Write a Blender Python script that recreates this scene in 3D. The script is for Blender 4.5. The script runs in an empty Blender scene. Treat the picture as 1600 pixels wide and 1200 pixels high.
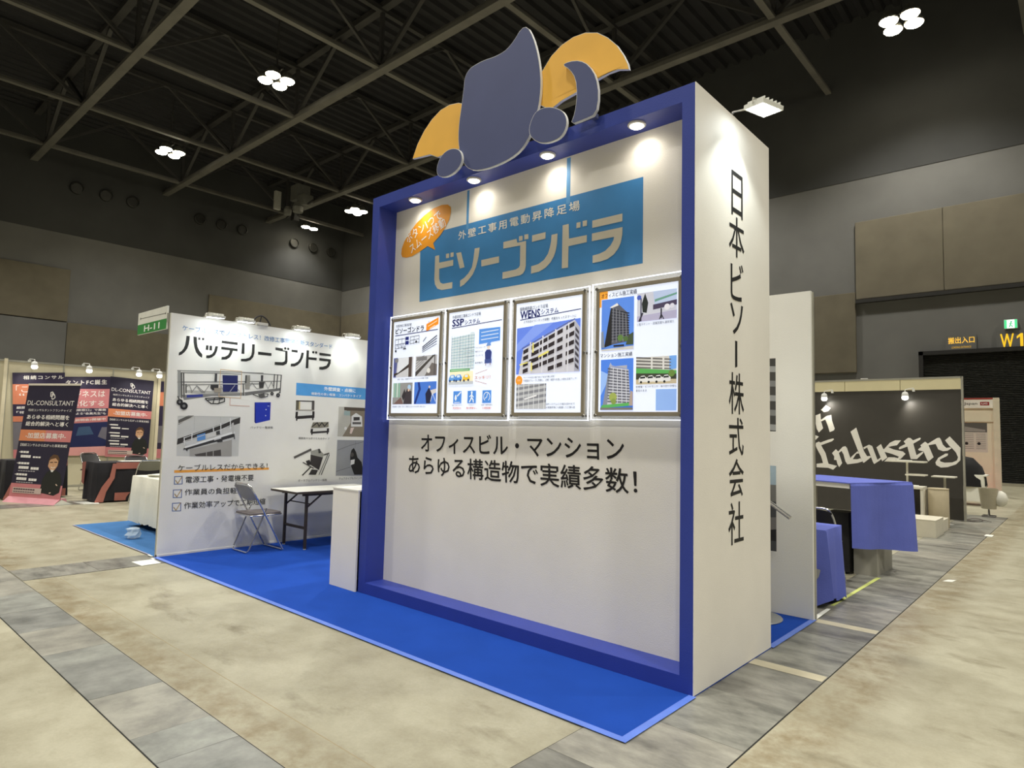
import bpy, bmesh, math, random
from mathutils import Vector, Matrix
from mathutils.geometry import tessellate_polygon

sc = bpy.context.scene
COL = sc.collection
random.seed(4)
PI = math.pi

# ------------------------------------------------------------------ camera
cam_d = bpy.data.cameras.new('camera')
cam = bpy.data.objects.new('camera', cam_d); COL.objects.link(cam)
YAW, PITCH, ROLL, FPX = 0.7296, 0.0713, 0.0239, 1011.37
fw = Vector((-math.sin(YAW) * math.cos(PITCH), math.cos(YAW) * math.cos(PITCH), math.sin(PITCH)))
rt = Vector((math.cos(YAW), math.sin(YAW), 0.0)); up = rt.cross(fw)
rt2 = math.cos(ROLL) * rt + math.sin(ROLL) * up
up2 = -math.sin(ROLL) * rt + math.cos(ROLL) * up
cam.matrix_world = Matrix(((rt2.x, up2.x, -fw.x, 1.711), (rt2.y, up2.y, -fw.y, -3.508),
                           (rt2.z, up2.z, -fw.z, 1.479), (0, 0, 0, 1)))
cam_d.sensor_width = 36.0; cam_d.sensor_fit = 'HORIZONTAL'
cam_d.lens = FPX / 1600.0 * 36.0
cam_d.clip_start = 0.05; cam_d.clip_end = 200
sc.camera = cam

# ------------------------------------------------------------------ world, exposure
w = bpy.data.worlds.new('world'); sc.world = w; w.use_nodes = True
w.node_tree.nodes['Background'].inputs[0].default_value = (0.02, 0.02, 0.022, 1)
w.node_tree.nodes['Background'].inputs[1].default_value = 1.0
sc.view_settings.view_transform = 'Standard'
sc.view_settings.look = 'None'
sc.view_settings.exposure = 0.0
sc.view_settings.gamma = 1.0
sc.view_settings.use_curve_mapping = False

# ------------------------------------------------------------------ hall lamps (high-bay fixtures on the roof trusses)
WARM = (1.0, 0.965, 0.88); NEUTRAL = (0.95, 1.0, 0.97)
def spot(name, loc, target, watts, angle, blend=0.6, radius=0.3, color=WARM, parent=None):
    d = bpy.data.lights.new(name, 'SPOT'); d.energy = watts; d.color = color
    d.spot_size = math.radians(angle); d.spot_blend = blend; d.shadow_soft_size = radius
    o = bpy.data.objects.new(name, d); COL.objects.link(o)
    o.location = loc
    o.rotation_euler = (Vector(target) - Vector(loc)).to_track_quat('-Z', 'Y').to_euler()
    if parent: o.parent = parent
    return o
HALL_LAMPS = [(-33.4, 8.8), (-22.5, 8.8), (-12.0, 8.8), (-1.5, 8.8), (9.0, 8.8), (19.0, 8.8),
              (-33.4, 20.2), (-39.0, 20.2), (-22.5, 20.2), (-12.0, 20.2), (-2.6, 20.4), (9.0, 20.2), (19.0, 20.2),
              (-33.4, -3.0), (-22.5, -3.0), (-12.0, -3.0), (-1.5, -3.0), (9.0, -3.0), (19.0, -3.0),
              (-22.5, -14.0), (-12.0, -14.0), (-1.5, -14.0), (9.0, -14.0)]
LAMP_W = 3100.0
for lx, ly in HALL_LAMPS:
    wt = LAMP_W * (0.28 if lx < -38 else (1.25 if ly < 0 else 1.0))
    spot('hall_lamp_light', (lx, ly, 15.25), (lx, ly, 0), wt, 128, 0.75, 0.35, WARM)

# ------------------------------------------------------------------ materials
def s2l(c):
    c = c / 255.0
    return c / 12.92 if c <= 0.04045 else ((c + 0.055) / 1.055) ** 2.4
MATS = {}
def mat(name, rgb, rough=0.6, metal=0.0, var=0.06, scale=6.0, bump=0.0, bscale=80.0, emit=0.0, spec=0.5, alpha=1.0, trans=0.0):
    """principled material whose colour wanders a little by object-space noise"""
    if name in MATS: return MATS[name]
    m = bpy.data.materials.new(name); m.use_nodes = True
    nt = m.node_tree; b = nt.nodes['Principled BSDF']
    c = [s2l(v) for v in rgb]
    b.inputs['Roughness'].default_value = rough; b.inputs['Metallic'].default_value = metal
    b.inputs['Specular IOR Level'].default_value = spec
    b.inputs['Base Color'].default_value = (*c, 1)
    if var > 0:
        tc = nt.nodes.new('ShaderNodeTexCoord'); n = nt.nodes.new('ShaderNodeTexNoise')
        n.inputs['Scale'].default_value = scale; n.inputs['Detail'].default_value = 3
        nt.links.new(tc.outputs['Object'], n.inputs['Vector'])
        r = nt.nodes.new('ShaderNodeValToRGB')
        r.color_ramp.elements[0].position = 0.3; r.color_ramp.elements[1].position = 0.7
        r.color_ramp.elements[0].color = (*[v * (1 - var) for v in c], 1)
        r.color_ramp.elements[1].color = (*[min(1, v * (1 + var)) for v in c], 1)
        nt.links.new(n.outputs['Fac'], r.inputs['Fac']); nt.links.new(r.outputs['Color'], b.inputs['Base Color'])
        if emit > 0: nt.links.new(r.outputs['Color'], b.inputs['Emission Color'])
    elif emit > 0: b.inputs['Emission Color'].default_value = (*c, 1)
    if emit > 0: b.inputs['Emission Strength'].default_value = emit
    if bump > 0:
        n2 = nt.nodes.new('ShaderNodeTexNoise'); n2.inputs['Scale'].default_value = bscale; n2.inputs['Detail'].default_value = 4
        tc2 = nt.nodes.new('ShaderNodeTexCoord'); nt.links.new(tc2.outputs['Object'], n2.inputs['Vector'])
        bp = nt.nodes.new('ShaderNodeBump'); bp.inputs['Strength'].default_value = bump; bp.inputs['Distance'].default_value = 0.01
        nt.links.new(n2.outputs['Fac'], bp.inputs['Height']); nt.links.new(bp.outputs['Normal'], b.inputs['Normal'])
    if trans > 0:
        b.inputs['Transmission Weight'].default_value = trans
    if alpha < 1: b.inputs['Alpha'].default_value = alpha
    MATS[name] = m
    return m
def ink(rgb, glow=0.0):
    """a printing colour (glow: emission put into the ink, on backlit sheets and on wall lettering)"""
    k = 'print_%02x%02x%02x%s' % (*rgb, '_emissive' if glow else '')
    return mat(k, rgb, 0.55, 0, 0.03, 9.0, emit=glow, spec=0.3)

# ------------------------------------------------------------------ object helpers
def link(o, parent=None, kind=None):
    COL.objects.link(o)
    if parent is not None: o.parent = parent
    if kind: o['kind'] = kind
    return o
def tag(o, label=None, cat=None, group=None, kind=None):
    if label: o['label'] = label
    if cat: o['category'] = cat
    if group: o['group'] = group
    if kind: o['kind'] = kind
    return o
def thing(name, label, cat, loc=(0, 0, 0), rz=0.0, group=None):
    o = bpy.data.objects.new(name, None); COL.objects.link(o)
    o.empty_display_size = 0.1
    o.location = loc; o.rotation_euler = (0, 0, rz)
    return tag(o, label, cat, group)

class MB:
    """collects boxes, tubes, discs and plates; build() links them as ONE mesh object.
    Coordinates are world coordinates; build() subtracts the parent's base point."""
    def __init__(s): s.v = []; s.f = []; s.m = []; s.mats = []
    def mi(s, m):
        if m is None: return 0
        if m not in s.mats: s.mats.append(m)
        return s.mats.index(m)
    def add(s, vs, fs, m=None):
        k = len(s.v); s.v += [tuple(p) for p in vs]
        i = s.mi(m)
        for f in fs: s.f.append([a + k for a in f]); s.m.append(i)
        return s
    def box(s, x0, x1, y0, y1, z0, z1, m=None, ch=0.0):
        if ch <= 0:
            vs = [(x, y, z) for z in (z0, z1) for y in (y0, y1) for x in (x0, x1)]
            fs = [(0, 2, 3, 1), (4, 5, 7, 6), (0, 1, 5, 4), (2, 6, 7, 3), (0, 4, 6, 2), (1, 3, 7, 5)]
            return s.add(vs, fs, m)
        # chamfered box
        bm = bmesh.new(); bmesh.ops.create_cube(bm, size=1)
        for v in bm.verts:
            v.co = Vector(((x0 + x1) / 2 + v.co.x * (x1 - x0), (y0 + y1) / 2 + v.co.y * (y1 - y0), (z0 + z1) / 2 + v.co.z * (z1 - z0)))
        bmesh.ops.bevel(bm, geom=list(bm.edges), offset=ch, segments=2, profile=0.6, affect='EDGES')
        bm.verts.index_update()
        s.add([v.co[:] for v in bm.verts], [[v.index for v in f.verts] for f in bm.faces], m); bm.free()
        return s
    def beam(s, a, b, wd, ht, m=None, upv=(0, 0, 1)):
        a = Vector(a); b = Vector(b); d = (b - a).normalized(); u = Vector(upv)
        if abs(d.dot(u)) > 0.98: u = Vector((1, 0, 0))
        sd = d.cross(u).normalized(); u = sd.cross(d).normalized()
        vs = []
        for p in (a, b):
            for i, j in ((-1, -1), (1, -1), (1, 1), (-1, 1)): vs.append(p + sd * i * wd / 2 + u * j * ht / 2)
        return s.add(vs, [(3, 2, 1, 0), (4, 5, 6, 7), (0, 1, 5, 4), (1, 2, 6, 5), (2, 3, 7, 6), (3, 0, 4, 7)], m)
    def tube(s, pts, r, m=None, n=8, closed=False, rend=None):
        pts = [Vector(p) for p in pts]; k = len(pts); rings = []
        prev = None
        for i, p in enumerate(pts):
            if closed: d = (pts[(i + 1) % k] - pts[i - 1])
            else: d = pts[min(i + 1, k - 1)] - pts[max(i - 1, 0)]
            d.normalize()
            if prev is None:
                u = Vector((0, 0, 1)) if abs(d.z) < 0.9 else Vector((1, 0, 0))
            else: u = prev
            sd = d.cross(u).normalized(); u = sd.cross(d).normalized(); prev = u
            rr = r if rend is None else r + (rend - r) * i / (k - 1)
            rings.append([p + (sd * math.cos(2 * PI * j / n) + u * math.sin(2 * PI * j / n)) * rr for j in range(n)])
        vs = [v for rg in rings for v in rg]; fs = []
        for i in range(k if closed else k - 1):
            a = i * n; b = ((i + 1) % k) * n
            for j in range(n): fs.append((a + j, a + (j + 1) % n, b + (j + 1) % n, b + j))
        if not closed: fs += [list(range(n))[::-1], [(k - 1) * n + j for j in range(n)]]
        return s.add(vs, fs, m)
    def lathe(s, c, prof, m=None, n=20, axis='z'):
        """prof = [(r, h)...] about an axis through c"""
        c = Vector(c); ax = {'z': (Vector((1, 0, 0)), Vector((0, 1, 0)), Vector((0, 0, 1))),
                             'x': (Vector((0, 1, 0)), Vector((0, 0, 1)), Vector((1, 0, 0))),
                             'y': (Vector((0, 0, 1)), Vector((1, 0, 0)), Vector((0, 1, 0)))}[axis] if isinstance(axis, str) else axis
        vs = []; fs = []
        for r, h in prof:
            for j in range(n):
                t = 2 * PI * j / n; vs.append(c + ax[0] * r * math.cos(t) + ax[1] * r * math.sin(t) + ax[2] * h)
        for i in range(len(prof) - 1):
            for j in range(n): fs.append((i * n + j, i * n + (j + 1) % n, (i + 1) * n + (j + 1) % n, (i + 1) * n + j))
        fs += [list(range(n))[::-1], [(len(prof) - 1) * n + j for j in range(n)]]
        return s.add(vs, fs, m)
    def plate(s, loop, plane, v0, v1, m=None):
        """solid plate: the 2D outline extruded between v0 and v1 along the plane's axis"""
        loop = [tuple(p) for p in loop]; n = len(loop)
        to3 = {'y': lambda p, v: (p[0], v, p[1]), 'x': lambda p, v: (v, p[0], p[1]), 'z': lambda p, v: (p[0], p[1], v)}[plane]
        tris = tessellate_polygon([[Vector((p[0], p[1], 0)) for p in loop]])
        vs = [to3(p, v0) for p in loop] + [to3(p, v1) for p in loop]
        fs = [tuple(t) for t in tris] + [tuple(a + n for a in t[::-1]) for t in tris]
        fs += [(i, (i + 1) % n, (i + 1) % n + n, i + n) for i in range(n)]
        return s.add(vs, fs, m)
    def build(s, name, material=None, parent=None, smooth=False, kind=None, label=None):
        me = bpy.data.meshes.new(name)
        base = Vector((0, 0, 0)); p = parent; M = Matrix.Identity(4)
        chain = []
        while p is not None: chain.append(p); p = p.parent
        for p in reversed(chain): M = M @ p.matrix_basis
        Mi = M.inverted() if chain else M
        me.from_pydata([Mi @ Vector(v) for v in s.v], [], s.f)
        if s.mats:
            for mm in s.mats: me.materials.append(mm)
            me.polygons.foreach_set('material_index', s.m)
        elif material: me.materials.append(material)
        bm = bmesh.new(); bm.from_mesh(me); bmesh.ops.recalc_face_normals(bm, faces=bm.faces); bm.to_mesh(me); bm.free()
        if smooth:
            me.shade_smooth(); 
            try: me.set_sharp_from_angle(angle=math.radians(40))
            except Exception: pass
        o = bpy.data.objects.new(name, me); link(o, parent, kind)
        if label: o['label'] = label
        return o
def rounded(pts, r, n=5):
    """polyline with its inner corners rounded"""
    pts = [Vector(p) for p in pts]; out = [pts[0]]
    for i in range(1, len(pts) - 1):
        a, b, c = pts[i - 1], pts[i], pts[i + 1]
        rr = min(r, (a - b).length * 0.45, (c - b).length * 0.45)
        p0 = b + (a - b).normalized() * rr; p1 = b + (c - b).normalized() * rr
        for k in range(n + 1):
            t = k / n; out.append(p0 * (1 - t) ** 2 + b * 2 * t * (1 - t) + p1 * t * t)
    out.append(pts[-1]); return out
def copy_tree(o, parent=None):
    c = o.copy(); COL.objects.link(c); c.parent = parent
    for ch in list(o.children): copy_tree(ch, c)
    return c

# ------------------------------------------------------------------ flat print
SIDE = {'y': -1.0, 'x': 1.0, 'z': 1.0, 'Y': 1.0}
def P3(plane, v, p):
    return (p[0], v, p[1]) if plane in 'yY' else ((v, p[0], p[1]) if plane == 'x' else (p[0], p[1], v))
class Print:
    """flat printed shapes on a plane, every later shape a hair above the earlier ones"""
    def __init__(s, plane, v, step=0.00012, glow=0.0):
        s.pl = plane; s.v0 = v + SIDE[plane] * 0.0006; s.k = 0; s.step = step * SIDE[plane]; s.mb = MB(); s.glow = glow
    def poly(s, loop, rgb, holes=()):
        loops = [loop] + list(holes)
        tr = tessellate_polygon([[Vector((p[0], p[1], 0)) for p in l] for l in loops])
        flat = [p for l in loops for p in l]
        v = s.v0 + s.k * s.step; s.k += 1
        s.mb.add([P3(s.pl, v, p) for p in flat], [tuple(t) for t in tr], ink(rgb, s.glow)); return s
    def rect(s, a, b, rgb): return s.poly([(a[0], a[1]), (b[0], a[1]), (b[0], b[1]), (a[0], b[1])], rgb)
    def line(s, pts, wd, rgb, closed=False):
        q = [Vector((p[0], p[1], 0)) for p in pts]; v = s.v0 + s.k * s.step; s.k += 1; m = ink(rgb, s.glow)
        n = len(q)
        for i in range(n if closed else n - 1):
            a, b = q[i], q[(i + 1) % n]
            if (b - a).length < 1e-6: continue
            d = (b - a).normalized(); nn = Vector((-d.y, d.x, 0)) * wd / 2; e = d * wd * 0.3
            c4 = [a - e + nn, b + e + nn, b + e - nn, a - e - nn]
            s.mb.add([P3(s.pl, v + s.step * 0.2 * (i % 2), (p.x, p.y)) for p in c4], [(0, 1, 2, 3)], m)
        return s
    def disc(s, c, r, rgb, n=18, ry=None):
        return s.poly([(c[0] + r * math.cos(2 * PI * i / n), c[1] + (ry or r) * math.sin(2 * PI * i / n)) for i in range(n)], rgb)
    def build(s, name, parent, label=None): return s.mb.build(name, None, parent, label=label)
def bil(q, u, v):
    """point inside the quad q = [bottom-left, bottom-right, top-right, top-left]"""
    a = Vector(q[0]) * (1 - u) + Vector(q[1]) * u; b = Vector(q[3]) * (1 - u) + Vector(q[2]) * u
    c = a * (1 - v) + b * v; return (c.x, c.y)

def text_shape(txt, bold=0.0, spacing=1.0, vertical=False):
    cu = bpy.data.curves.new('lettering', 'FONT'); cu.body = txt; cu.resolution_u = 2
    cu.offset = bold; cu.space_character = spacing; cu.fill_mode = 'FRONT' if hasattr(cu, 'fill_mode') else cu.fill_mode
    ob = bpy.data.objects.new('lettering', cu); COL.objects.link(ob)
    dg = bpy.context.evaluated_depsgraph_get(); ev = ob.evaluated_get(dg)
    me = ev.to_mesh(); vs = [v.co.copy() for v in me.vertices]; fs = [tuple(p.vertices) for p in me.polygons]
    ev.to_mesh_clear(); bpy.data.objects.remove(ob); bpy.data.curves.remove(cu)
    return vs, fs
def lettering(txt, plane, v, q, rgb, parent, bold=0.0, spacing=1.0, glow=0.0, lift=0.0016, name='lettering', mb=None, shear=0.0):
    """writing whose ink box fills the parallelogram q = [bottom-left, bottom-right, top-left] on the plane"""
    vs, fs = text_shape(txt, 0.0, spacing)
    x0 = min(p.x for p in vs); x1 = max(p.x for p in vs); y0 = min(p.y for p in vs); y1 = max(p.y for p in vs)
    bl, br, tl = [Vector((p[0], p[1])) for p in q[:3]]
    vv = v + SIDE[plane] * lift; out = []
    for p in vs:
        s_ = (p.x - x0) / (x1 - x0); t_ = (p.y - y0) / (y1 - y0)
        c = bl + (br - bl) * s_ + (tl - bl) * t_; out.append(P3(plane, vv, (c.x, c.y)))
    own = mb is None; mb = mb or MB(); mb.add(out, fs, ink(rgb, glow))
    if bold > 0:   # heavier strokes: the same glyphs again, shifted by the stroke gain
        ex = Vector(P3(plane, 0, (br.x, br.y))) - Vector(P3(plane, 0, (bl.x, bl.y))); ex = ex / (x1 - x0)
        ez = Vector(P3(plane, 0, (tl.x, tl.y))) - Vector(P3(plane, 0, (bl.x, bl.y))); ez = ez / (y1 - y0)
        nv = Vector(P3(plane, SIDE[plane] * 0.0001, (0, 0))) - Vector(P3(plane, 0, (0, 0)))
        for k, (a, b_) in enumerate(((1, 0), (-1, 0), (0, 1), (0, -1))):
            d = (ex * a + ez * b_) * bold + nv * (k + 1); mb.add([Vector(p) + d for p in out], fs, ink(rgb, glow))
    return mb.build(name, None, parent) if own else mb


# ================================================================== THE HALL
def floor_mat():
    m = bpy.data.materials.new('polished_concrete'); m.use_nodes = True; nt = m.node_tree; b = nt.nodes['Principled BSDF']
    L = nt.links.new; N = nt.nodes.new
    tc = N('ShaderNodeTexCoord')
    def noise(scale, detail=6, rough=0.6, vec=None):
        n = N('ShaderNodeTexNoise'); n.inputs['Scale'].default_value = scale; n.inputs['Detail'].default_value = detail
        n.inputs['Roughness'].default_value = rough; L(vec or tc.outputs['Object'], n.inputs['Vector']); return n
    def ramp(src, p0, c0, p1, c1):
        r = N('ShaderNodeValToRGB'); r.color_ramp.elements[0].position = p0; r.color_ramp.elements[0].color = (*c0, 1)
        r.color_ramp.elements[1].position = p1; r.color_ramp.elements[1].color = (*c1, 1); L(src, r.inputs['Fac']); return r
    def mix(a, b_, f, mode='MIX'):
        x = N('ShaderNodeMix'); x.data_type = 'RGBA'; x.blend_type = mode
        if hasattr(f, 'links'): L(f, x.inputs[0])
        else: x.inputs[0].default_value = f
        L(a, x.inputs[6]); L(b_, x.inputs[7]); return x.outputs[2]
    lin = lambda r, g, b_: (s2l(r), s2l(g), s2l(b_))
    big = ramp(noise(0.55, 5).outputs['Fac'], 0.32, lin(150, 144, 121), 0.7, lin(178, 174, 152))
    n2 = noise(2.6, 8, 0.7)
    c = mix(big.outputs['Color'], ramp(n2.outputs['Fac'], 0.35, lin(136, 128, 104), 0.62, lin(190, 186, 164)).outputs['Color'], 0.42)
    # streaky dark scuffs
    mp = N('ShaderNodeMapping'); mp.inputs['Scale'].default_value = (1.3, 2.6, 1); mp.inputs['Rotation'].default_value = (0, 0, 0.35)
    L(tc.outputs['Object'], mp.inputs['Vector'])
    st = ramp(noise(1.3, 7, 0.65, mp.outputs['Vector']).outputs['Fac'], 0.56, (1, 1, 1), 0.74, lin(176, 168, 150))
    c = mix(c, st.outputs['Color'], 0.8, 'MULTIPLY')
    # brown worn margins of the slabs beside the trenches (own shape, they stay put)
    sx = N('ShaderNodeSeparateXYZ'); L(tc.outputs['Object'], sx.inputs[0])
    def band(sock, a, b_):
        m1 = N('ShaderNodeMapRange'); m1.interpolation_type = 'SMOOTHSTEP'; m1.inputs[1].default_value = a - .05; m1.inputs[2].default_value = a + .02; L(sock, m1.inputs[0])
        m2 = N('ShaderNodeMapRange'); m2.interpolation_type = 'SMOOTHSTEP'; m2.inputs[1].default_value = b_ - .12; m2.inputs[2].default_value = b_ + .12; m2.inputs[3].default_value = 1; m2.inputs[4].default_value = 0; L(sock, m2.inputs[0])
        x = N('ShaderNodeMath'); x.operation = 'MULTIPLY'; L(m1.outputs[0], x.inputs[0]); L(m2.outputs[0], x.inputs[1]); return x.outputs[0]
    mx = N('ShaderNodeMath'); mx.operation = 'MAXIMUM'; L(band(sx.outputs[0], .47, .78), mx.inputs[0]); L(band(sx.outputs[1], -1.96, -1.72), mx.inputs[1])
    bn = ramp(noise(5.0, 8, 0.7).outputs['Fac'], 0.40, (.12, .12, .12), 0.66, (.95, .95, .95))
    mm = N('ShaderNodeMath'); mm.operation = 'MULTIPLY'; L(mx.outputs[0], mm.inputs[0]); L(bn.outputs['Color'], mm.inputs[1])
    rgbn = N('ShaderNodeRGB'); rgbn.outputs[0].default_value = (*lin(128, 114, 84), 1)
    c = mix(c, rgbn.outputs[0], mm.outputs[0])
    fine = ramp(noise(60, 3).outputs['Fac'], 0.3, (0.86, 0.86, 0.86), 0.7, (1, 1, 1))
    c = mix(c, fine.outputs['Color'], 0.7, 'MULTIPLY')
    L(c, b.inputs['Base Color'])
    rr = N('ShaderNodeMapRange'); rr.inputs[3].default_value = 0.30; rr.inputs[4].default_value = 0.5
    L(n2.outputs['Fac'], rr.inputs[0]); L(rr.outputs[0], b.inputs['Roughness'])
    bp = N('ShaderNodeBump'); bp.inputs['Strength'].default_value = 0.12; bp.inputs['Distance'].default_value = 0.01
    L(noise(25, 5).outputs['Fac'], bp.inputs['Height']); L(bp.outputs['Normal'], b.inputs['Normal'])
    return m
def cover_mat(name, lo, hi, seed):
    m = bpy.data.materials.new(name); m.use_nodes = True; nt = m.node_tree; b = nt.nodes['Principled BSDF']; L = nt.links.new; N = nt.nodes.new
    tc = N('ShaderNodeTexCoord'); mp = N('ShaderNodeMapping'); mp.inputs['Location'].default_value = (seed * 7.3, seed * 3.1, 0)
    mp.inputs['Scale'].default_value = (1.4, 3.2, 1) if seed < 10 else (1.6, 1.3, 1); L(tc.outputs['Object'], mp.inputs['Vector'])
    n = N('ShaderNodeTexNoise'); n.inputs['Scale'].default_value = 1.6; n.inputs['Detail'].default_value = 9; n.inputs['Roughness'].default_value = 0.68
    L(mp.outputs['Vector'], n.inputs['Vector'])
    r = N('ShaderNodeValToRGB'); r.color_ramp.elements[0].position = 0.34; r.color_ramp.elements[1].position = 0.62
    r.color_ramp.elements[0].color = (*[s2l(v) for v in lo], 1); r.color_ramp.elements[1].color = (*[s2l(v) for v in hi], 1)
    L(n.outputs['Fac'], r.inputs['Fac']); L(r.outputs['Color'], b.inputs['Base Color'])
    b.inputs['Roughness'].default_value = 0.36
    return m
FLOOR = floor_mat()
GAP = mat('joint_black', (28, 27, 24), 0.9)
COVERS = [cover_mat('trench_cover_a', (92, 92, 86), (150, 149, 139), 1), cover_mat('trench_cover_b', (84, 82, 77), (138, 137, 128), 2),
          cover_mat('trench_cover_c', (104, 102, 95), (160, 157, 145), 3)]
COVERS_X = [cover_mat('trench_cover_d', (104, 105, 101), (156, 158, 150), 11), cover_mat('trench_cover_e', (96, 98, 94), (148, 149, 143), 12),
            cover_mat('trench_cover_f', (112, 111, 105), (164, 162, 150), 13)]
XW0, XW1, YW0, YW1, ZR = -40.6, 24.0, -22.0, 24.1, 18.4
fl = MB().box(XW0 - .5, XW1 + .5, YW0 - .5, YW1 + .5, -0.2, 0.0).build('floor', FLOOR, None, kind='structure')
def trench(axis, a0, a1, b0, b1, step, mats):
    """a cable trench: black joint bed and separate cover plates lying in it"""
    if axis == 'x': MB().box(a0, a1, b0, b1, 0.0, 0.0008).build('joint_bed', GAP, fl)
    else: MB().box(b0, b1, a0, a1, 0.0, 0.0008).build('joint_bed', GAP, fl)
    t = a0; k = 0
    while t < a1 - 0.05:
        st = step * random.choice((0.5, 1.0, 1.0, 1.0)); e = min(t + st, a1)
        g = 0.004; h = 0.0022 + random.random() * 0.0012
        if axis == 'x': bx = (t + g / 4, e - g / 4, b0 + 0.006, b1 - 0.006)
        else: bx = (b0 + 0.006, b1 - 0.006, t + g / 4, e - g / 4)
        MB().box(*bx, 0.0009, h).build('cover_plate', mats[k % 3 if random.random() < .7 else (k + 1) % 3], fl)
        t = e; k += 1
trench('x', -12.2, 2.5, -2.345, -1.965, 0.62, COVERS_X)
trench('y', -1.96, -0.0, -6.17, -5.60, 0.62, COVERS)
trench('y', -1.96, 12.5, -0.235, 0.462, 0.62, COVERS)
trench('y', -1.96, 3.8, -12.2, -11.6, 0.8, COVERS)
# the brighter worn margins along the trenches (cast edge strips of the slab)
EDGE = mat('slab_edge_strip', (176, 160, 124), 0.42, var=0.16, scale=2.2)
for y_ in (.78, 2.10): MB().box(-.225, .452, y_, y_ + .11, .0034, .0042).build('filler_strip', mat('filler_strip_beige', (190, 182, 156), .4, var=.08), fl)
JOINT = mat('saw_cut', (156, 144, 116), 0.9)
for q in [(-5.5, -0.3, -1.70, -1.695)]:
    MB().box(*q, 0.0, 0.0005).build('saw_joint', JOINT, fl)

W_GREY = mat('wall_grey_board', (101, 101, 99), 0.85, var=0.10, scale=0.6, bump=0.1, bscale=20)
W_DARK = mat('wall_dark_upper', (60, 61, 61), 0.9, var=0.12, scale=0.5)
W_BROWN = mat('wall_brown_panel', (98, 92, 77), 0.8, var=0.12, scale=1.2, bump=0.1, bscale=20)
W_BROWN2 = mat('wall_brown_panel_pale', (104, 98, 83), 0.8, var=0.12, scale=1.0)
# left-hand end wall (x = -40.6)
wl = MB().box(XW0 - .4, XW0, YW0, YW1, 0, 11.8).build('wall_left', W_GREY, None, kind='structure')
MB().box(XW0 - .4, XW0 + .02, YW0, YW1, 11.8, ZR + .2).build('upper_wall', W_DARK, wl)
def wall_panel_x(y0, y1, z0, z1, m=W_BROWN): MB().box(XW0 + .0, XW0 + .12, y0, y1, z0, z1, ch=0.02).build('wall_panel', m, wl)
wall_panel_x(-6.5, 6.54, 6.9, 9.8); wall_panel_x(6.56, 24.0, 3.4, 6.86, W_BROWN); wall_panel_x(14.17, 24.0, 6.9, 9.77, W_BROWN2)
wall_panel_x(-6.5, 6.54, 3.4, 6.84, W_GREY)
# far wall (y = 24.1)
wb = MB().box(XW0 - .4, XW1 + .4, YW1, YW1 + .4, 0, 11.7).build('wall_back', W_GREY, None, kind='structure')
MB().box(XW0 - .4, XW1 + .4, YW1 - .02, YW1 + .4, 11.7, ZR + .2).build('upper_wall', W_DARK, wb)
def wall_panel_y(x0, x1, z0, z1, m=W_BROWN): MB().box(x0, x1, YW1 - .12, YW1, z0, z1, ch=0.02).build('wall_panel', m, wb)
for i in range(4):
    wall_panel_y(-4.97 + i * 2.9, -4.97 + i * 2.9 + 2.89, 6.88, 9.95, W_BROWN2)
wall_panel_y(-11.0, -4.99, 4.04, 7.18, W_BROWN); wall_panel_y(-17.0, -11.02, 4.04, 7.18, W_BROWN)
wall_panel_y(-40.4, -17.1, 6.9, 9.77, W_BROWN2)
MB().box(-4.97, 24, YW1 - .2, YW1, 6.72, 6.86).build('ledge', mat('ledge_black', (30, 29, 27), 0.7), wb)
# shutter doorway
dr = MB().box(-2.9, -2.76, YW1 - .2, YW1 + .1, 0, 4.7).box(-2.9, 8.1, YW1 - .2, YW1 + .1, 4.56, 4.7).box(7.96, 8.1, YW1 - .2, YW1 + .1, 0, 4.7)\
    .build('door_1', mat('door_frame_black', (24, 23, 22), 0.6), None, kind='structure')
sh = MB(); SHUT = mat('shutter_charcoal', (50, 50, 48), 0.5, 0.2)
for i in range(76):
    z = i * 0.06 + 0.03
    sh.add([(-2.78, YW1 - .05, z), (7.98, YW1 - .05, z), (7.98, YW1 - .10, z + .03), (-2.78, YW1 - .10, z + .03), (7.98, YW1 - .05, z + .06), (-2.78, YW1 - .05, z + .06)],
           [(0, 1, 2, 3), (3, 2, 4, 5)])
o = sh.build('shutter_slats', SHUT, dr, kind='stuff')
MB().box(-2.76, 7.96, YW1 - .14, YW1 - .02, 0, 0.10).build('bottom_rail', mat('steel_rail', (176, 172, 158), 0.35, 0.6), dr)
# walls out of frame close the room
MB().box(XW0 - .4, XW1 + .4, YW0 - .4, YW0, 0, ZR).build('wall_front', W_GREY, None, kind='structure')
MB().box(XW1, XW1 + .4, YW0, YW1, 0, ZR).build('wall_right', W_GREY, None, kind='structure')
# roof deck: folded steel sheet
DECK = mat('roof_deck_black', (38, 38, 41), 0.7, 0.1, var=0.2, scale=0.8)
rf = MB(); x = XW0 - .3; k = 0; prof = []
while x < XW1 + .3:
    prof += [(x, ZR), (x + .22, ZR), (x + .3, ZR - .16), (x + .5, ZR - .16)]; x += .58
vs = [(p[0], YW0 - .3, p[1]) for p in prof] + [(p[0], YW1 + .3, p[1]) for p in prof]; n = len(prof)
rf.add(vs, [(i, i + 1, i + 1 + n, i + n) for i in range(n - 1)])
ce = rf.build('ceiling', DECK, None, kind='structure')
MB().box(XW0 - .4, XW1 + .4, YW0 - .4, YW1 + .4, ZR + .01, ZR + .3).build('roof_slab', W_DARK, ce)
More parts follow.
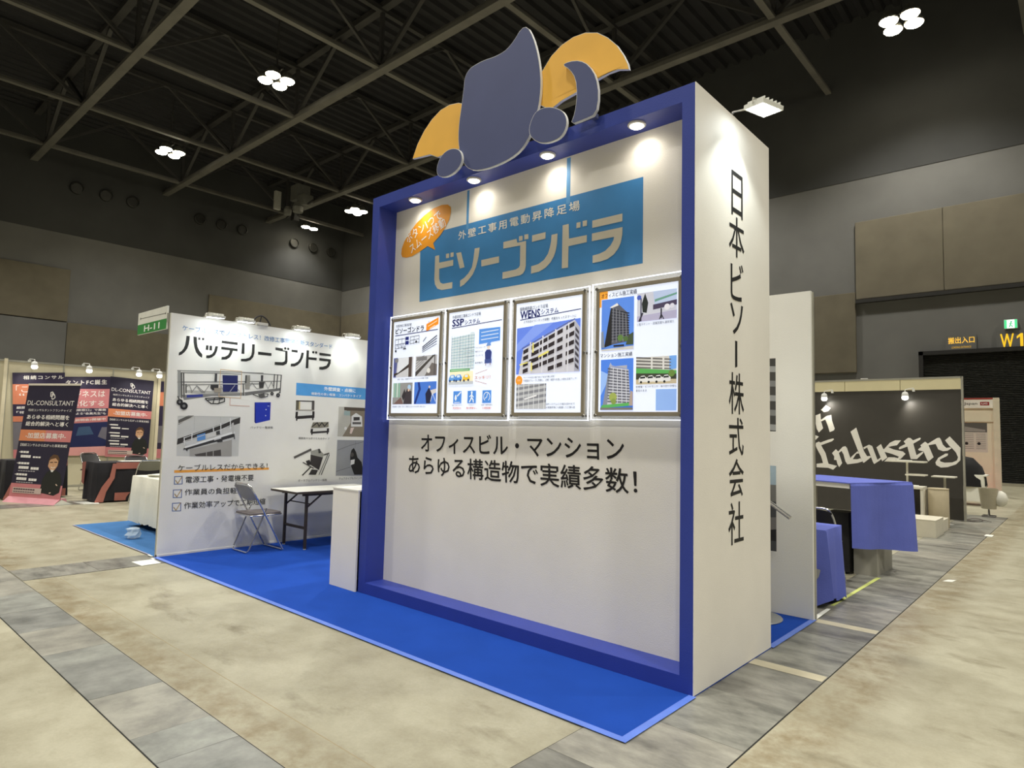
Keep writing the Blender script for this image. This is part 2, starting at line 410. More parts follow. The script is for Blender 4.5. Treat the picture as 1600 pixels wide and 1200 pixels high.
# trusses
STEEL = mat('truss_steel_dark', (108, 106, 100), 0.6, 0.1, var=0.15, scale=1.5)
STEEL2 = mat('purlin_steel_dark', (66, 65, 64), 0.6, 0.1, var=0.15, scale=1.5)
NX = [-38.1, -31.7, -25.2, -18.8, -12.3, -5.9, 0.5, 7.0, 13.5]
NY = [-8.9, -2.2, 4.5, 11.2, 17.9]
ZC, ZT = 15.6, 18.0
for i, y in enumerate(NY):
    t = MB().box(XW0, XW1, y - .17, y + .17, ZC - .16, ZC + .0).box(XW0, XW1, y - .05, y + .05, ZC, ZC + .2)\
        .build('roof_truss', STEEL, None, kind='structure')
    MB().box(XW0, XW1, y - .15, y + .15, ZT, ZT + .25).build('top_chord', STEEL2, t)
    for j, x in enumerate(NX):
        MB().beam((x, y, ZC + .1), (x, y, ZT), .14, .14).build('post', STEEL2, t)
        nx = x + 6.45
        MB().beam((x + .1, y, ZC + .1), (x + 3.2, y, ZT), .16, .16).build('brace', STEEL2, t)
        MB().beam((nx - .1, y, ZC + .1), (x + 3.2, y, ZT), .16, .16).build('brace', STEEL2, t)
for j, x in enumerate(NX):
    t = MB().box(x - .11, x + .11, YW0, YW1, ZC - .06, ZC + .04).box(x - .03, x + .03, YW0, YW1, ZC + .04, ZC + .16)\
        .build('tie_beam', STEEL, None, kind='structure')
    MB().box(x - .1, x + .1, YW0, YW1, ZT - .1, ZT + .1).build('top_chord', STEEL2, t)
    for y in NY:
        MB().beam((x, y + .1, ZC + .1), (x, y + 3.3, ZT), .12, .12).build('brace', STEEL2, t)
        MB().beam((x, y - .1, ZC + .1), (x, y - 3.3, ZT), .12, .12).build('brace', STEEL2, t)
# high-bay floodlights
LAMPHOT = mat('lamp_lens_lit', (255, 244, 214), 0.3, var=0, emit=60.0)
ALU = mat('cast_aluminium', (150, 148, 140), 0.4, 0.7)
def hall_lamp(lx, ly, label, n=2, vis=True):
    t = thing('high_bay_lamp', label, 'lamp', (lx, ly, 15.3))
    for k in range(n):
        for s_ in (-1, 1):
            cx = lx + (k - (n - 1) / 2) * 0.62; cy = ly + s_ * 0.31
            MB().lathe((cx, cy, 15.42), [(0.12, 0.28), (0.18, 0.24), (0.29, 0.02), (0.30, -0.04)], n=14).build('housing', ALU, t)
            MB().lathe((cx, cy, 15.38), [(0.28, 0.0), (0.24, -0.05), (0.08, -0.07)], n=14).build('lens', LAMPHOT, t)
    MB().box(lx - .5, lx + .5, ly - .04, ly + .04, 15.70, 15.78).box(lx - .03, lx + .03, ly - .03, ly + .03, 15.78, ZR - .165).box(lx - (1.55 if lx < -38 else .05), lx + .05, ly - .02, ly + .02, 15.71, 15.77).build('bracket', STEEL2, t)
LAB = {(-33.4, 8.8): 'lit ceiling floodlight cluster over the H-11 corner, lowest in the near row',
       (-22.5, 8.8): 'biggest lit ceiling floodlight cluster between the roof trusses, straight above the battery wall',
       (-33.4, 20.2): 'lit ceiling floodlight cluster just beside the top corner of the blue frame',
       (-39.0, 20.2): 'small lit ceiling floodlight by the end wall, above the round air nozzles',
       (-2.6, 20.4): 'pair of lit ceiling floodlights near the far grey wall, beyond the tower top'}
for (lx, ly) in HALL_LAMPS:
    if (lx, ly) in LAB: hall_lamp(lx, ly, LAB[(lx, ly)], 2 if lx != -39.0 else 1)
# round air nozzles in the upper end wall
NOZ = mat('nozzle_ring_dark', (52, 52, 50), 0.5, 0.3); NOZI = mat('nozzle_black', (14, 14, 14), 0.8)
NLAB = ['round air nozzle, first of the faint trio far from the corner', 'round air nozzle, middle of the faint trio far from the corner',
        'round air nozzle, last of the faint trio far from the corner', 'round dark air nozzle, first of the middle trio on the end wall',
        'round dark air nozzle, centre of the middle trio on the end wall', 'round dark air nozzle, last of the middle trio on the end wall',
        'brightly lit round air nozzle under the small floodlight', 'half lit round air nozzle between the lit one and the corner one',
        'shadowed round air nozzle nearest the hall corner']
for (y, lb) in zip([6.55, 8.0, 9.4, 13.3, 14.7, 16.1, 19.92, 21.43, 22.93], NLAB):
    t = thing('air_nozzle', lb, 'air vent', (XW0 + .02, y, 14.5), 0, 'air nozzles on the end wall')
    MB().lathe((XW0 + .02, y, 14.5), [(.34, 0), (.34, .16), (.29, .18), (.27, .10)], n=24, axis='x').build('ring', NOZ, t, smooth=True)
    MB().lathe((XW0 + .02, y, 14.5), [(.265, .02), (.265, .05)], n=20, axis='x').build('throat', NOZI, t)
    MB().box(XW0 + .08, XW0 + .12, y - .26, y + .26, 14.42, 14.46).box(XW0 + .08, XW0 + .12, y - .26, y + .26, 14.55, 14.59).build('louver', NOZ, t)
# speaker and projector cluster hung at the truss end
cl = thing('rigging_cluster', 'cluster of grey speakers and projectors hung under the roof truss near the corner', 'rig', (-35.6, 17.4, 15.2))
G1 = mat('rig_grey', (118, 118, 112), 0.6); G2 = mat('rig_black', (40, 40, 40), 0.6); G3 = mat('rig_pale', (190, 190, 182), 0.6)
MB().box(-36.2, -35.3, 17.1, 18.0, 15.8, 16.8, ch=.03).build('speaker_box', G1, cl)
MB().box(-35.2, -34.4, 17.0, 17.7, 15.2, 15.9, ch=.03).build('speaker_box', G1, cl)
MB().box(-37.4, -37.15, 16.6, 17.0, 15.4, 16.6, ch=.02).build('panel', G3, cl)
MB().box(-36.4, -36.0, 17.3, 17.7, 14.6, 15.3, ch=.03).build('projector', G2, cl)
MB().lathe((-35.0, 17.0, 14.8), [(.3, 0), (.34, .3), (.2, .6)], n=16).build('projector', G1, cl)
MB().lathe((-35.7, 16.7, 14.7), [(.22, 0), (.24, .3), (.16, .5)], n=16).build('projector', G1, cl)
MB().tube([(-38.0, 17.9, 15.3), (-33.6, 17.2, 15.3)], .06).tube([(-35.6, 17.4, 14.8), (-35.6, 17.4, 16.6)], .05).build('pipe', G2, cl)
# wall signs on the far wall
YS = YW1 - .02
sg = thing('entrance_sign', 'small amber lettering sign for the loading entrance over the shutter', 'sign', (-1.6, YS, 5.0))
SB = MB().box(-2.06, -1.17, YS - .05, YS, 4.70, 5.22).build('sign_board', W_GREY, sg)
lettering('搬出入口', 'y', YS - .05, [(-2.0, 4.93), (-1.23, 4.93), (-2.0, 5.16)], (236, 186, 70), SB, 0.012, glow=0.8)  # amber letters emit their own colour; the grey board is not backlit
lettering('LOADING ENTRANCE', 'y', YS - .05, [(-1.9, 4.76), (-1.33, 4.76), (-1.9, 4.83)], (200, 160, 60), SB, 0.005, glow=0.6)
sg = thing('gate_number_sign', 'large yellow gate number W1 on the dark far wall', 'sign', (-.2, YS, 4.9))
SB = MB().box(-.62, 1.6, YS - .03, YS, 4.62, 5.28).build('sign_board', W_GREY, sg)
lettering('W', 'y', YS - .03, [(-.50, 4.68), (-.14, 4.68), (-.50, 5.16)], (236, 190, 40), SB, 0.02, glow=0.7)  # W and the numeral glow by emission set in their ink, without a lamp
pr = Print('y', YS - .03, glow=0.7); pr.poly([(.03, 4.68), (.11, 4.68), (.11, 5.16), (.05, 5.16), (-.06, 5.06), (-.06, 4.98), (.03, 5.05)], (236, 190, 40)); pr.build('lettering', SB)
sg = thing('exit_sign', 'small lit green and white exit sign above the gate number', 'sign', (-.2, YS, 5.5))
SB = MB().box(-.39, -.02, YS - .10, YS, 5.33, 5.64, ch=.01).build('case', mat('exit_sign_case', (196, 204, 196), .5), sg)
pr = Print('y', YS - .10, glow=1.6); pr.rect((-.38, 5.34), (-.03, 5.63), (206, 240, 214))
pr.rect((-.38, 5.34), (-.31, 5.63), (60, 170, 110)).rect((-.10, 5.34), (-.03, 5.63), (60, 170, 110))
pr.disc((-.19, 5.56), .025, (40, 140, 90)).line([(-.20, 5.53), (-.215, 5.46), (-.24, 5.39)], .03, (40, 140, 90)).line([(-.21, 5.46), (-.17, 5.42), (-.17, 5.38)], .025, (40, 140, 90))
pr.line([(-.25, 5.49), (-.2, 5.52), (-.15, 5.48)], .02, (40, 140, 90))
pr.build('sign_face', SB)


# ================================================================== THE BOOTH
WHITE_W = mat('wallpaper_white', (236, 232, 223), 0.62, var=0.025, scale=2.5, bump=0.15, bscale=140)
WHITE_G = mat('booth_wall_white', (228, 227, 220), 0.6, var=0.03, scale=2.0, bump=0.12, bscale=120)
BLUE_F = mat('painted_blue', (44, 62, 150), 0.5, var=0.05, scale=5.0, bump=0.1, bscale=100)
ALUF = mat('aluminium_profile', (186, 184, 172), 0.35, 0.6)
CARPET = mat('needle_felt_blue', (32, 74, 168), 0.95, var=0.06, scale=3.0, bump=0.5, bscale=500, spec=0.1)
TAPE = mat('carpet_tape_pale_blue', (96, 128, 218), 0.35, var=0.06, scale=8)
cp = thing('booth_carpet', 'vivid blue felt carpet of the main booth with pale taped edges', 'carpet', (-3, .7, 0))
MB().box(-5.92, 0.0, -0.73, 2.15, 0.0035, 0.009).build('felt', CARPET, cp)
MB().box(-5.92, 0.012, -0.745, -0.70, 0.009, 0.0105).build('edge_tape', TAPE, cp)
MB().box(-0.028, 0.016, -0.745, 0.0, 0.009, 0.0107).build('edge_tape', TAPE, cp)
MB().box(-0.028, 0.016, 1.19, 2.15, 0.009, 0.0107).build('edge_tape', TAPE, cp)

tw = thing('display_tower', 'tall white display tower with a blue picture-frame front on blue carpet', 'display stand', (-1.6, .6, 0.0095))
TW, TH, TD, Z0 = 3.214, 3.60, 1.185, 0.0098
MB().box(-.004, 0.0, 0.0, TD, Z0, TH).box(-.09, -.004, TD - .03, TD, Z0, TH).build('side_panel', WHITE_W, tw)
side = tw.children[-1]
MB().box(-TW, -TW + .10, 0, TD, Z0, TH - .1).build('frame_jamb', BLUE_F, tw)
MB().box(-.088, -.0045, 0, TD - .03, Z0, TH - .1).build('frame_jamb', BLUE_F, tw)
MB().box(-TW + .1, -.088, 0, TD - .03, Z0, .104).build('frame_sill', BLUE_F, tw)
MB().box(-TW, -.0045, 0, TD, TH - .1, TH).build('frame_header', BLUE_F, tw)
MB().box(-TW + .1, -.09, TD - .03, TD, Z0, TH - .1).build('rear_panel', WHITE_W, tw)
PV = 0.20
front = MB().box(-TW + .1, -.088, PV, PV + .02, .104, TH - .1).build('graphic_panel', WHITE_W, tw)
# side lettering, one sign per line downwards
for ch, ya, yb, zb, zt in [('日', 0.517, 0.698, 2.927, 3.224), ('本', 0.479, 0.724, 2.653, 2.921), ('ビ', 0.504, 0.707, 2.363, 2.616), ('ソ', 0.499, 0.7, 2.138, 2.341), ('ー', 0.574, 0.61, 1.918, 2.096), ('株', 0.479, 0.714, 1.618, 1.885), ('式', 0.479, 0.708, 1.35, 1.593), ('会', 0.479, 0.707, 1.088, 1.329), ('社', 0.47, 0.706, 0.789, 1.054)]:
    if ch == 'ー':
        pr = Print('x', 0.0); pr.poly([(ya, zb), (yb, zb + .01), (yb, zt), (ya, zt)], (38, 38, 38)); pr.build('lettering', side); continue
    lettering(ch, 'x', 0.0, [(ya, zb), (yb, zb), (ya, zt)], (38, 38, 38), side, 0.004)

# ---- graphics on the tower front (plane y = PV)
BL, CR_, BK, OR_, WH = (68, 136, 196), (206, 199, 182), (36, 34, 34), (240, 160, 40), (244, 242, 236)
pr = Print('y', PV)
q = [(-2.757,3.206),(-0.471,3.191),(-0.469,2.602),(-2.739,2.604)]
pr.poly(q, BL)
q = [(-2.164,3.48),(-2.136,3.473),(-2.124,3.185),(-2.152,3.19)]; pr.rect((q[0][0], q[2][1] - .03), (q[1][0], 3.49), (92, 152, 204))
q = [(-1.113,3.429),(-1.078,3.42),(-1.073,3.173),(-1.108,3.181)]; pr.rect((q[0][0], q[2][1] - .03), (q[1][0], 3.49), (92, 152, 204))
pr.build('print_band', front)
pr = Print('y', PV - .001)
for g in [[(-2.545,2.99),(-2.493,2.99),(-2.49,2.923),(-2.311,2.92),(-2.309,2.87),(-2.487,2.868),(-2.483,2.779),(-2.468,2.745),(-2.434,2.728),(-2.312,2.727),(-2.314,2.674),(-2.446,2.675),(-2.503,2.695),(-2.535,2.735),(-2.546,2.781)],
          [(-2.405,2.986),(-2.364,2.985),(-2.365,2.946),(-2.403,2.948)], [(-2.348,2.987),(-2.308,2.985),(-2.308,2.948),(-2.347,2.948)],
          [(-2.276,2.973),(-2.216,2.971),(-2.169,2.834),(-2.226,2.831)],
          [(-2.053,2.974),(-1.994,2.972),(-2.004,2.91),(-2.015,2.864),(-2.034,2.812),(-2.069,2.757),(-2.119,2.716),(-2.169,2.686),(-2.216,2.672),(-2.217,2.726),(-2.167,2.744),(-2.121,2.774),(-2.08,2.819),(-2.066,2.878)],
          [(-1.973,2.863),(-1.774,2.863),(-1.772,2.811),(-1.97,2.809)],
          [(-1.566,2.986),(-1.529,2.985),(-1.529,2.947),(-1.566,2.948)], [(-1.511,2.989),(-1.471,2.987),(-1.469,2.949),(-1.51,2.949)],
          [(-1.73,2.97),(-1.592,2.971),(-1.582,2.938),(-1.492,2.938),(-1.489,2.741),(-1.497,2.708),(-1.516,2.686),(-1.545,2.676),(-1.59,2.674),(-1.731,2.672),(-1.731,2.726),(-1.592,2.728),(-1.562,2.738),(-1.549,2.756),(-1.551,2.911),(-1.729,2.917)],
          [(-1.432,2.969),(-1.3,2.97),(-1.301,2.92),(-1.432,2.918)],
          [(-1.243,2.937),(-1.186,2.938),(-1.19,2.856),(-1.202,2.804),(-1.218,2.769),(-1.248,2.73),(-1.295,2.696),(-1.357,2.676),(-1.435,2.672),(-1.435,2.729),(-1.365,2.735),(-1.31,2.759),(-1.273,2.8),(-1.256,2.846),(-1.246,2.888)],
          [(-1.14,2.99),(-1.084,2.99),(-1.08,2.879),(-0.922,2.877),(-0.922,2.825),(-1.083,2.824),(-1.084,2.666),(-1.141,2.668)],
          [(-1.014,2.984),(-0.979,2.983),(-0.98,2.943),(-1.015,2.944)], [(-0.96,2.986),(-0.922,2.985),(-0.923,2.944),(-0.959,2.946)],
          [(-0.876,2.972),(-0.628,2.972),(-0.629,2.918),(-0.876,2.919)],
          [(-0.878,2.879),(-0.626,2.877),(-0.628,2.822),(-0.64,2.769),(-0.659,2.733),(-0.694,2.698),(-0.746,2.674),(-0.805,2.666),(-0.869,2.666),(-0.869,2.719),(-0.812,2.723),(-0.765,2.735),(-0.721,2.766),(-0.698,2.8),(-0.693,2.821),(-0.878,2.824)]]:
    pr.poly(g, CR_)
pr.build('lettering', front)
lettering('外壁工事用電動昇降足場', 'y', PV, [(-2.254,3.081),(-0.989,3.074),(-2.257,3.155)], (232, 230, 222), front, 0.012, 1.32)
lettering('オフィスビル・マンション', 'y', PV, [(-2.645,1.27),(-0.593,1.293),(-2.653,1.428)], BK, front, 0.012)
lettering('あらゆる構造物で実績多数！', 'y', PV, [(-2.804,1.077),(-0.492,1.082),(-2.813,1.24)], BK, front, 0.012)
pr = Print('y', PV - .002)
pr.poly([(-3.022,3.086),(-3.017,3.14),(-2.986,3.196),(-2.926,3.257),(-2.83,3.332),(-2.711,3.391),(-2.585,3.429),(-2.478,3.436),(-2.401,3.422),(-2.363,3.392),(-2.358,3.347),(-2.377,3.284),(-2.422,3.225),(-2.488,3.165),(-2.576,3.112),(-2.548,3.046),(-2.651,3.099),(-2.743,3.07),(-2.856,3.042),(-2.948,3.041),(-3.005,3.056)], (240, 160, 44))
pr.build('speech_bubble', front)
lettering('ボタン1つで', 'y', PV - .003, [(-2.927,3.171),(-2.464,3.317),(-2.977,3.255)], (246, 244, 238), front, 0.006)
lettering('スムーズ移動', 'y', PV - .003, [(-2.87,3.061),(-2.408,3.238),(-2.915,3.15)], (246, 244, 238), front, 0.006)

# ---- four backlit acrylic poster frames
ACR = mat('acrylic_edge_lit', (214, 218, 222), 0.08, var=0, alpha=0.16, spec=0.5)
EDGEL = mat('acrylic_edge_glow', (240, 246, 255), 0.3, var=0, emit=1.5)
FRM = mat('brushed_steel_frame', (150, 141, 122), 0.45, 0.25, var=0.08)
SHEET = mat('backlit_poster_sheet', (226, 234, 252), 0.5, var=0, emit=0.62, spec=0.2)
SCRW = mat('standoff_steel', (150, 146, 136), 0.3, 0.8)
YF = 0.155
GL = 0.42
NB, GB, DK = (28, 34, 96), (66, 128, 214), (40, 40, 48)
class PQ(Print):
    """print placed on a poster sheet with (s, t) in 0..1 across and up the sheet"""
    def frame(s, x0, x1, z0, z1): s.fr = (x0, x1, z0, z1); return s
    def c(s, p): x0, x1, z0, z1 = s.fr; return (x0 + (x1 - x0) * p[0], z0 + (z1 - z0) * p[1])
    def po(s, loop, rgb): return s.poly([s.c(p) for p in loop], rgb)
    def re(s, a, b, rgb): return s.rect(s.c(a), s.c(b), rgb)
    def li(s, pts, wd, rgb): return s.line([s.c(p) for p in pts], wd, rgb)
    def di(s, p, r, rgb): return s.disc(s.c(p), r, rgb)
def TX(txt, fr, s0, s1, t0, t1, rgb, parent, bold=0.004, sp=1.0):
    x0, x1, z0, z1 = fr; X = lambda s: x0 + (x1 - x0) * s; Z = lambda t: z0 + (z1 - z0) * t
    lettering(txt, 'y', YF - .0185, [(X(s0), Z(t0)), (X(s1), Z(t0)), (X(s0), Z(t1))], rgb, parent, bold, sp, glow=0.25, lift=0.0022)
def lightbox(outer, inner, label):
    """outer, inner: (x0, x1, z0, z1) of the acrylic plate and of the lit sheet"""
    ox0, ox1, oz0, oz1 = outer; ix0, ix1, iz0, iz1 = inner
    t = thing('backlit_poster', label, 'poster', ((ox0 + ox1) / 2, PV - .002, oz0), 0, 'backlit posters on the tower front')
    MB().box(ox0 + .004, ox1 - .004, YF, YF + .008, oz0 + .004, oz1 - .004).build('acrylic_plate', ACR, t)
    MB().box(ox0, ox1, YF - .001, YF + .009, oz1 - .004, oz1).box(ox0, ox1, YF - .001, YF + .009, oz0, oz0 + .005)\
        .box(ox0, ox0 + .005, YF - .001, YF + .009, oz0, oz1).box(ox1 - .005, ox1, YF - .001, YF + .009, oz0, oz1).build('lit_edge', EDGEL, t)
    g = 0.027
    fx0, fx1, fz0, fz1 = ix0 - g, ix1 + g, iz0 - g, iz1 + g
    MB().box(fx0, fx1, YF - .022, YF - .001, iz1, fz1, ch=.003).box(fx0, fx1, YF - .022, YF - .001, fz0, iz0, ch=.003)\
        .box(fx0, ix0, YF - .022, YF - .001, iz0, iz1, ch=.003).box(ix1, fx1, YF - .022, YF - .001, iz0, iz1, ch=.003).build('frame', FRM, t)
    for x in (fx0 + .004, fx1 - .004):
        for z in (fz0 + .004, (fz0 + fz1) / 2, fz1 - .004):
            MB().lathe((x, YF - .028, z), [(.010, 0), (.012, .003), (.012, .012)], n=10, axis='y').lathe((x, YF + .008, z), [(.008, 0), (.008, PV - YF - .008)], n=8, axis='y').build('standoff_screw', SCRW, t)
    s_ = MB().box(ix0, ix1, YF - .018, YF - .002, iz0, iz1).build('poster_sheet', SHEET, t)
    return t, s_
def box2(a, b): return (min(a[0], b[0]), max(a[0], b[0]), min(a[1], b[1]), max(a[1], b[1]))
O1 = box2(*[(-3.089,2.495),(-2.338,1.549)]); O2 = box2(*[(-2.346,2.494),(-1.598,1.551)])
O3 = box2(*[(-1.596,2.494),(-0.859,1.557)]); O4 = box2(*[(-0.838,2.499),(-0.159,1.563)])
I1 = box2(*[(-3.011,2.437),(-2.384,1.608)]); I2 = box2(*[(-2.27,2.445),(-1.652,1.61)])
I3 = box2(*[(-1.52,2.437),(-0.907,1.613)]); I4 = box2(*[(-0.762,2.432),(-0.177,1.616)])
zt = 2.485; 
def norm(I, z0=None): return I
# --- poster one
t, sh_ = lightbox(O1, I1, 'backlit poster with a small orange corner tag, narrowest, at the blue jamb')
P = PQ('y', YF - .0185, glow=GL).frame(*I1)
P.po([(.72, .85), (.97, .915), (.97, .985), (.72, .93)], (246, 150, 40)); P.li([(.77, .93), (.77, .965)], .004, (120, 120, 120))
P.li([(.76, .905), (.94, .95)], .006, (255, 236, 210)); P.li([(.80, .88), (.90, .905)], .006, (255, 236, 210))
P.li([(.04, .845), (.96, .86)], .007, NB)
P.build('illustration', sh_)
G = (110, 114, 124)
P = PQ('y', YF - .0195, glow=GL).frame(*I1)
for a, b in [((.05, .80), (.28, .805)), ((.05, .745), (.28, .755)), ((.05, .70), (.28, .712)), ((.38, .815), (.58, .82)), ((.38, .74), (.58, .75)), ((.38, .775), (.58, .785)), ((.28, .75), (.38, .76))]: P.li([a, b], .006, G)
for s0 in (.05, .12, .2, .28, .39, .47, .58): P.li([(s0, .70 if s0 < .3 else .735), (s0, .815)], .005, G)
for s0 in (.06, .13, .2): P.li([(s0, .702), (s0 + .035, .75), (s0 + .07, .705)], .004, G)
P.re((.285, .735), (.355, .775), (40, 50, 120)); P.re((.285, .785), (.355, .82), (40, 50, 120)); P.re((.235, .685), (.30, .70), (70, 70, 76))
P.di((.07, .675), .012, (30, 30, 34)); P.di((.52, .755), .012, (60, 60, 66))
for k in range(4): P.li([(.66, .67 - k * .018 + .02), (.95, .775 - k * .028 + .02)], .012 - .002 * k, (96, 100, 112))
P.li([(.67, .75), (.73, .79)], .008, (70, 74, 84))
P.build('illustration', sh_)
def photo(P, s0, s1, t0, t1, base): P.re((s0, t0), (s1, t1), base)
P = PQ('y', YF - .0195, glow=GL).frame(*I1)
photo(P, .03, .47, .385, .60, (205, 205, 210)); P.po([(.03, .385), (.03, .60), (.12, .60), (.09, .385)], (90, 96, 150)); P.po([(.04, .395), (.38, .49), (.38, .53), (.10, .435), (.05, .43)], (64, 56, 52))
P.re((.37, .385), (.44, .60), (84, 72, 68)); P.re((.06, .55), (.3, .59), (130, 130, 134)); P.po([(.12, .43), (.36, .52), (.36, .6), (.14, .6)], (226, 230, 238))
P.build('photo_print', sh_)
P = PQ('y', YF - .0195, glow=GL).frame(*I1)
photo(P, .52, .97, .385, .60, (188, 188, 192)); P.po([(.52, .43), (.88, .6), (.93, .6), (.54, .39), (.52, .39)], (70, 66, 64)); P.po([(.72, .385), (.86, .52), (.97, .50), (.97, .385)], (112, 106, 104))
P.di((.80, .44), .022, (224, 222, 220)); P.re((.54, .55), (.76, .59), (126, 126, 130)); P.li([(.92, .39), (.92, .6)], .012, (86, 82, 84))
for k in range(4): P.li([(.53, .46 + .03 * k), (.70, .54 + .02 * k)], .005, (120, 118, 120))
P.build('photo_print', sh_)
P = PQ('y', YF - .0195, glow=GL).frame(*I1)
photo(P, .03, .47, .095, .325, (150, 150, 150))
for k in range(4): P.re((.03 + k * .045, .17), (.06 + k * .045, .325), (140, 190, 168) if k % 2 else (196, 222, 210))
P.po([(.05, .095), (.22, .17), (.28, .095)], (120, 96, 92)); P.po([(.28, .095), (.32, .22), (.36, .26), (.45, .23), (.46, .095)], (66, 60, 66)); P.di((.40, .275), .022, (176, 206, 240)); P.di((.39, .245), .013, (222, 190, 170)); P.po([(.24, .18), (.30, .26), (.33, .2), (.28, .13)], (56, 52, 56))
P.build('photo_print', sh_)
P = PQ('y', YF - .0195, glow=GL).frame(*I1)
photo(P, .51, .97, .095, .325, (74, 122, 214)); P.po([(.51, .1), (.6, .25), (.58, .325), (.62, .325), (.65, .25), (.55, .095)], (34, 56, 130)); P.po([(.80, .17), (.97, .21), (.97, .25), (.82, .23)], (214, 208, 206))
P.po([(.77, .10), (.75, .2), (.82, .265), (.88, .2), (.85, .10)], (38, 40, 66)); P.di((.83, .27), .011, (220, 200, 190)); P.li([(.86, .12), (.9, .2), (.96, .12)], .006, (220, 228, 240))
P.build('photo_print', sh_)
TX('外壁改修工事用足場', I1, .05, .40, .935, .965, DK, sh_, 0.002); TX('ビソーゴンドラ', I1, .05, .67, .865, .925, DK, sh_, 0.03)
TX('手摺・笠木・庇等のアタッチメントも多数ご用意', I1, .12, .80, .355, .372, DK, sh_, 0); TX('外壁補修・塗装・防水・調査などあらゆる改修工事に対応', I1, .03, .76, .06, .077, DK, sh_, 0)
# --- poster two
t, sh_ = lightbox(O2, I2, 'backlit poster with a tower block drawing, cars and three blue icons')
P = PQ('y', YF - .0185, glow=GL).frame(*I2)
P.li([(.06, .842), (.97, .865)], .006, NB)
P.po([(.58, .655), (.95, .672), (.95, .80), (.58, .80)], (92, 150, 232)); P.po([(.74, .665), (.80, .665), (.76, .635)], (92, 150, 232))
for k in range(3): P.li([(.62, .765 - k * .035), (.92, .775 - k * .035)], .007, (220, 232, 252))
P.build('illustration', sh_)
P = PQ('y', YF - .0195, glow=GL).frame(*I2)
P.po([(.07, .42), (.50, .42), (.50, .78), (.42, .785), (.42, .765), (.07, .745)], (212, 226, 236))
LG = (128, 158, 176)
for k in range(11): P.li([(.07, .455 + k * .028), (.42, .455 + k * .0295), (.50, .46 + k * .029)], .003, LG)
for k in range(9): P.li([(.07 + k * .054, .44), (.07 + k * .054, .76)], .003, (150, 174, 150) if k % 3 else (96, 116, 100))
P.re((.05, .405), (.43, .43), (96, 172, 104)); P.li([(.07, .417), (.41, .417)], .004, (230, 244, 230)); P.po([(.05, .30), (.50, .30), (.50, .405), (.05, .405)], (246, 240, 208)); P.po([(.03, .275), (.50, .275), (.50, .305), (.03, .305)], (196, 202, 210))
for s0, c_ in ((.03, (104, 160, 228)), (.15, (84, 144, 222)), (.30, (240, 196, 60))):
    P.po([(s0, .31), (s0 + .135, .32), (s0 + .14, .345), (s0 + .11, .375), (s0 + .04, .372), (s0 + .01, .345)], c_); P.re((s0 + .045, .345), (s0 + .10, .368), (214, 232, 250))
    P.di((s0 + .03, .313), .010, (50, 60, 90)); P.di((s0 + .11, .317), .010, (50, 60, 90))
for z_ in (.63, .59, .55, .50, .43): P.li([(.30, z_ - .01), (.52, z_)], .002, (60, 60, 60))
# site worker drawn as a plain figure
P.po([(.71, .50), (.70, .57), (.73, .595), (.79, .595), (.82, .57), (.81, .50)], (52, 66, 130)); P.po([(.70, .465), (.82, .465), (.82, .505), (.70, .505)], (70, 88, 150)); P.di((.765, .62), .020, (236, 220, 208)); P.po([(.72, .628), (.81, .632), (.79, .66), (.74, .658)], (110, 150, 214))
P.li([(.72, .45), (.72, .465)], .008, (150, 130, 130)); P.li([(.80, .45), (.80, .465)], .008, (150, 130, 130))
P.li([(.54, .37), (.75, .405)], .004, (176, 130, 110)); P.li([(.54, .305), (.75, .27)], .004, (176, 130, 110))
P.build('illustration', sh_)
for s0 in (.13, .40, .67):
    P = PQ('y', YF - .0205, glow=GL).frame(*I2); P.po([(s0, .092), (s0 + .155, .092), (s0 + .155, .212), (s0, .212)], (84, 144, 226)); P.k = 2
    if s0 == .13: P.po([(.155, .14), (.17, .175), (.185, .175), (.20, .14), (.18, .115)], (240, 246, 255)); P.li([(.21, .165), (.27, .20)], .012, (240, 246, 255)); P.li([(.155, .102), (.26, .102)], .005, (240, 246, 255))
    elif s0 == .40: P.di((.478, .195), .010, (240, 246, 255)); P.li([(.478, .18), (.475, .145), (.44, .105)], .012, (240, 246, 255)); P.li([(.475, .145), (.505, .125), (.51, .103)], .011, (240, 246, 255)); P.li([(.44, .155), (.478, .175), (.51, .15)], .008, (240, 246, 255))
    else: P.line([P.c((.7475 + .055 * math.cos(a * .5 - .9) , .152 + .042 * math.sin(a * .5 - .9))) for a in range(11)], .006, (240, 246, 255)); P.li([(.76, .18), (.75, .15), (.72, .135)], .006, (240, 246, 255))
    P.build('icon', sh_)
TX('外壁改修工事用ゴンドラ足場', I2, .07, .60, .935, .968, DK, sh_, 0.002); TX('SSP', I2, .07, .29, .858, .925, NB, sh_, 0.03); TX('システム', I2, .31, .59, .862, .905, NB, sh_, 0.018)
TX('スッキリ！', I2, .52, .80, .318, .352, (206, 120, 60), sh_, 0.006)
for k, tt in enumerate(['ワイヤロープ', '養生ネット', 'ゴンドラ', '朝顔養生']): TX(tt, I2, .52, .66 if k else .70, [.615, .578, .541, .47][k], [.63, .593, .556, .485][k], DK, sh_, 0)
for s0, a, b in ((.11, '騒音・粉じんカット', '防犯性向上'), (.43, '人の出入り', '通行障害なし'), (.65, '短期・夜間作業可', '工期短縮！')):
    TX(a, I2, s0, s0 + (.2 if s0 != .43 else .09), .068, .080, DK, sh_, 0); TX(b, I2, s0 + (.02 if s0 != .43 else -.05), s0 + .18 if s0 != .43 else .58, .036, .056, (214, 110, 70), sh_, 0.004)
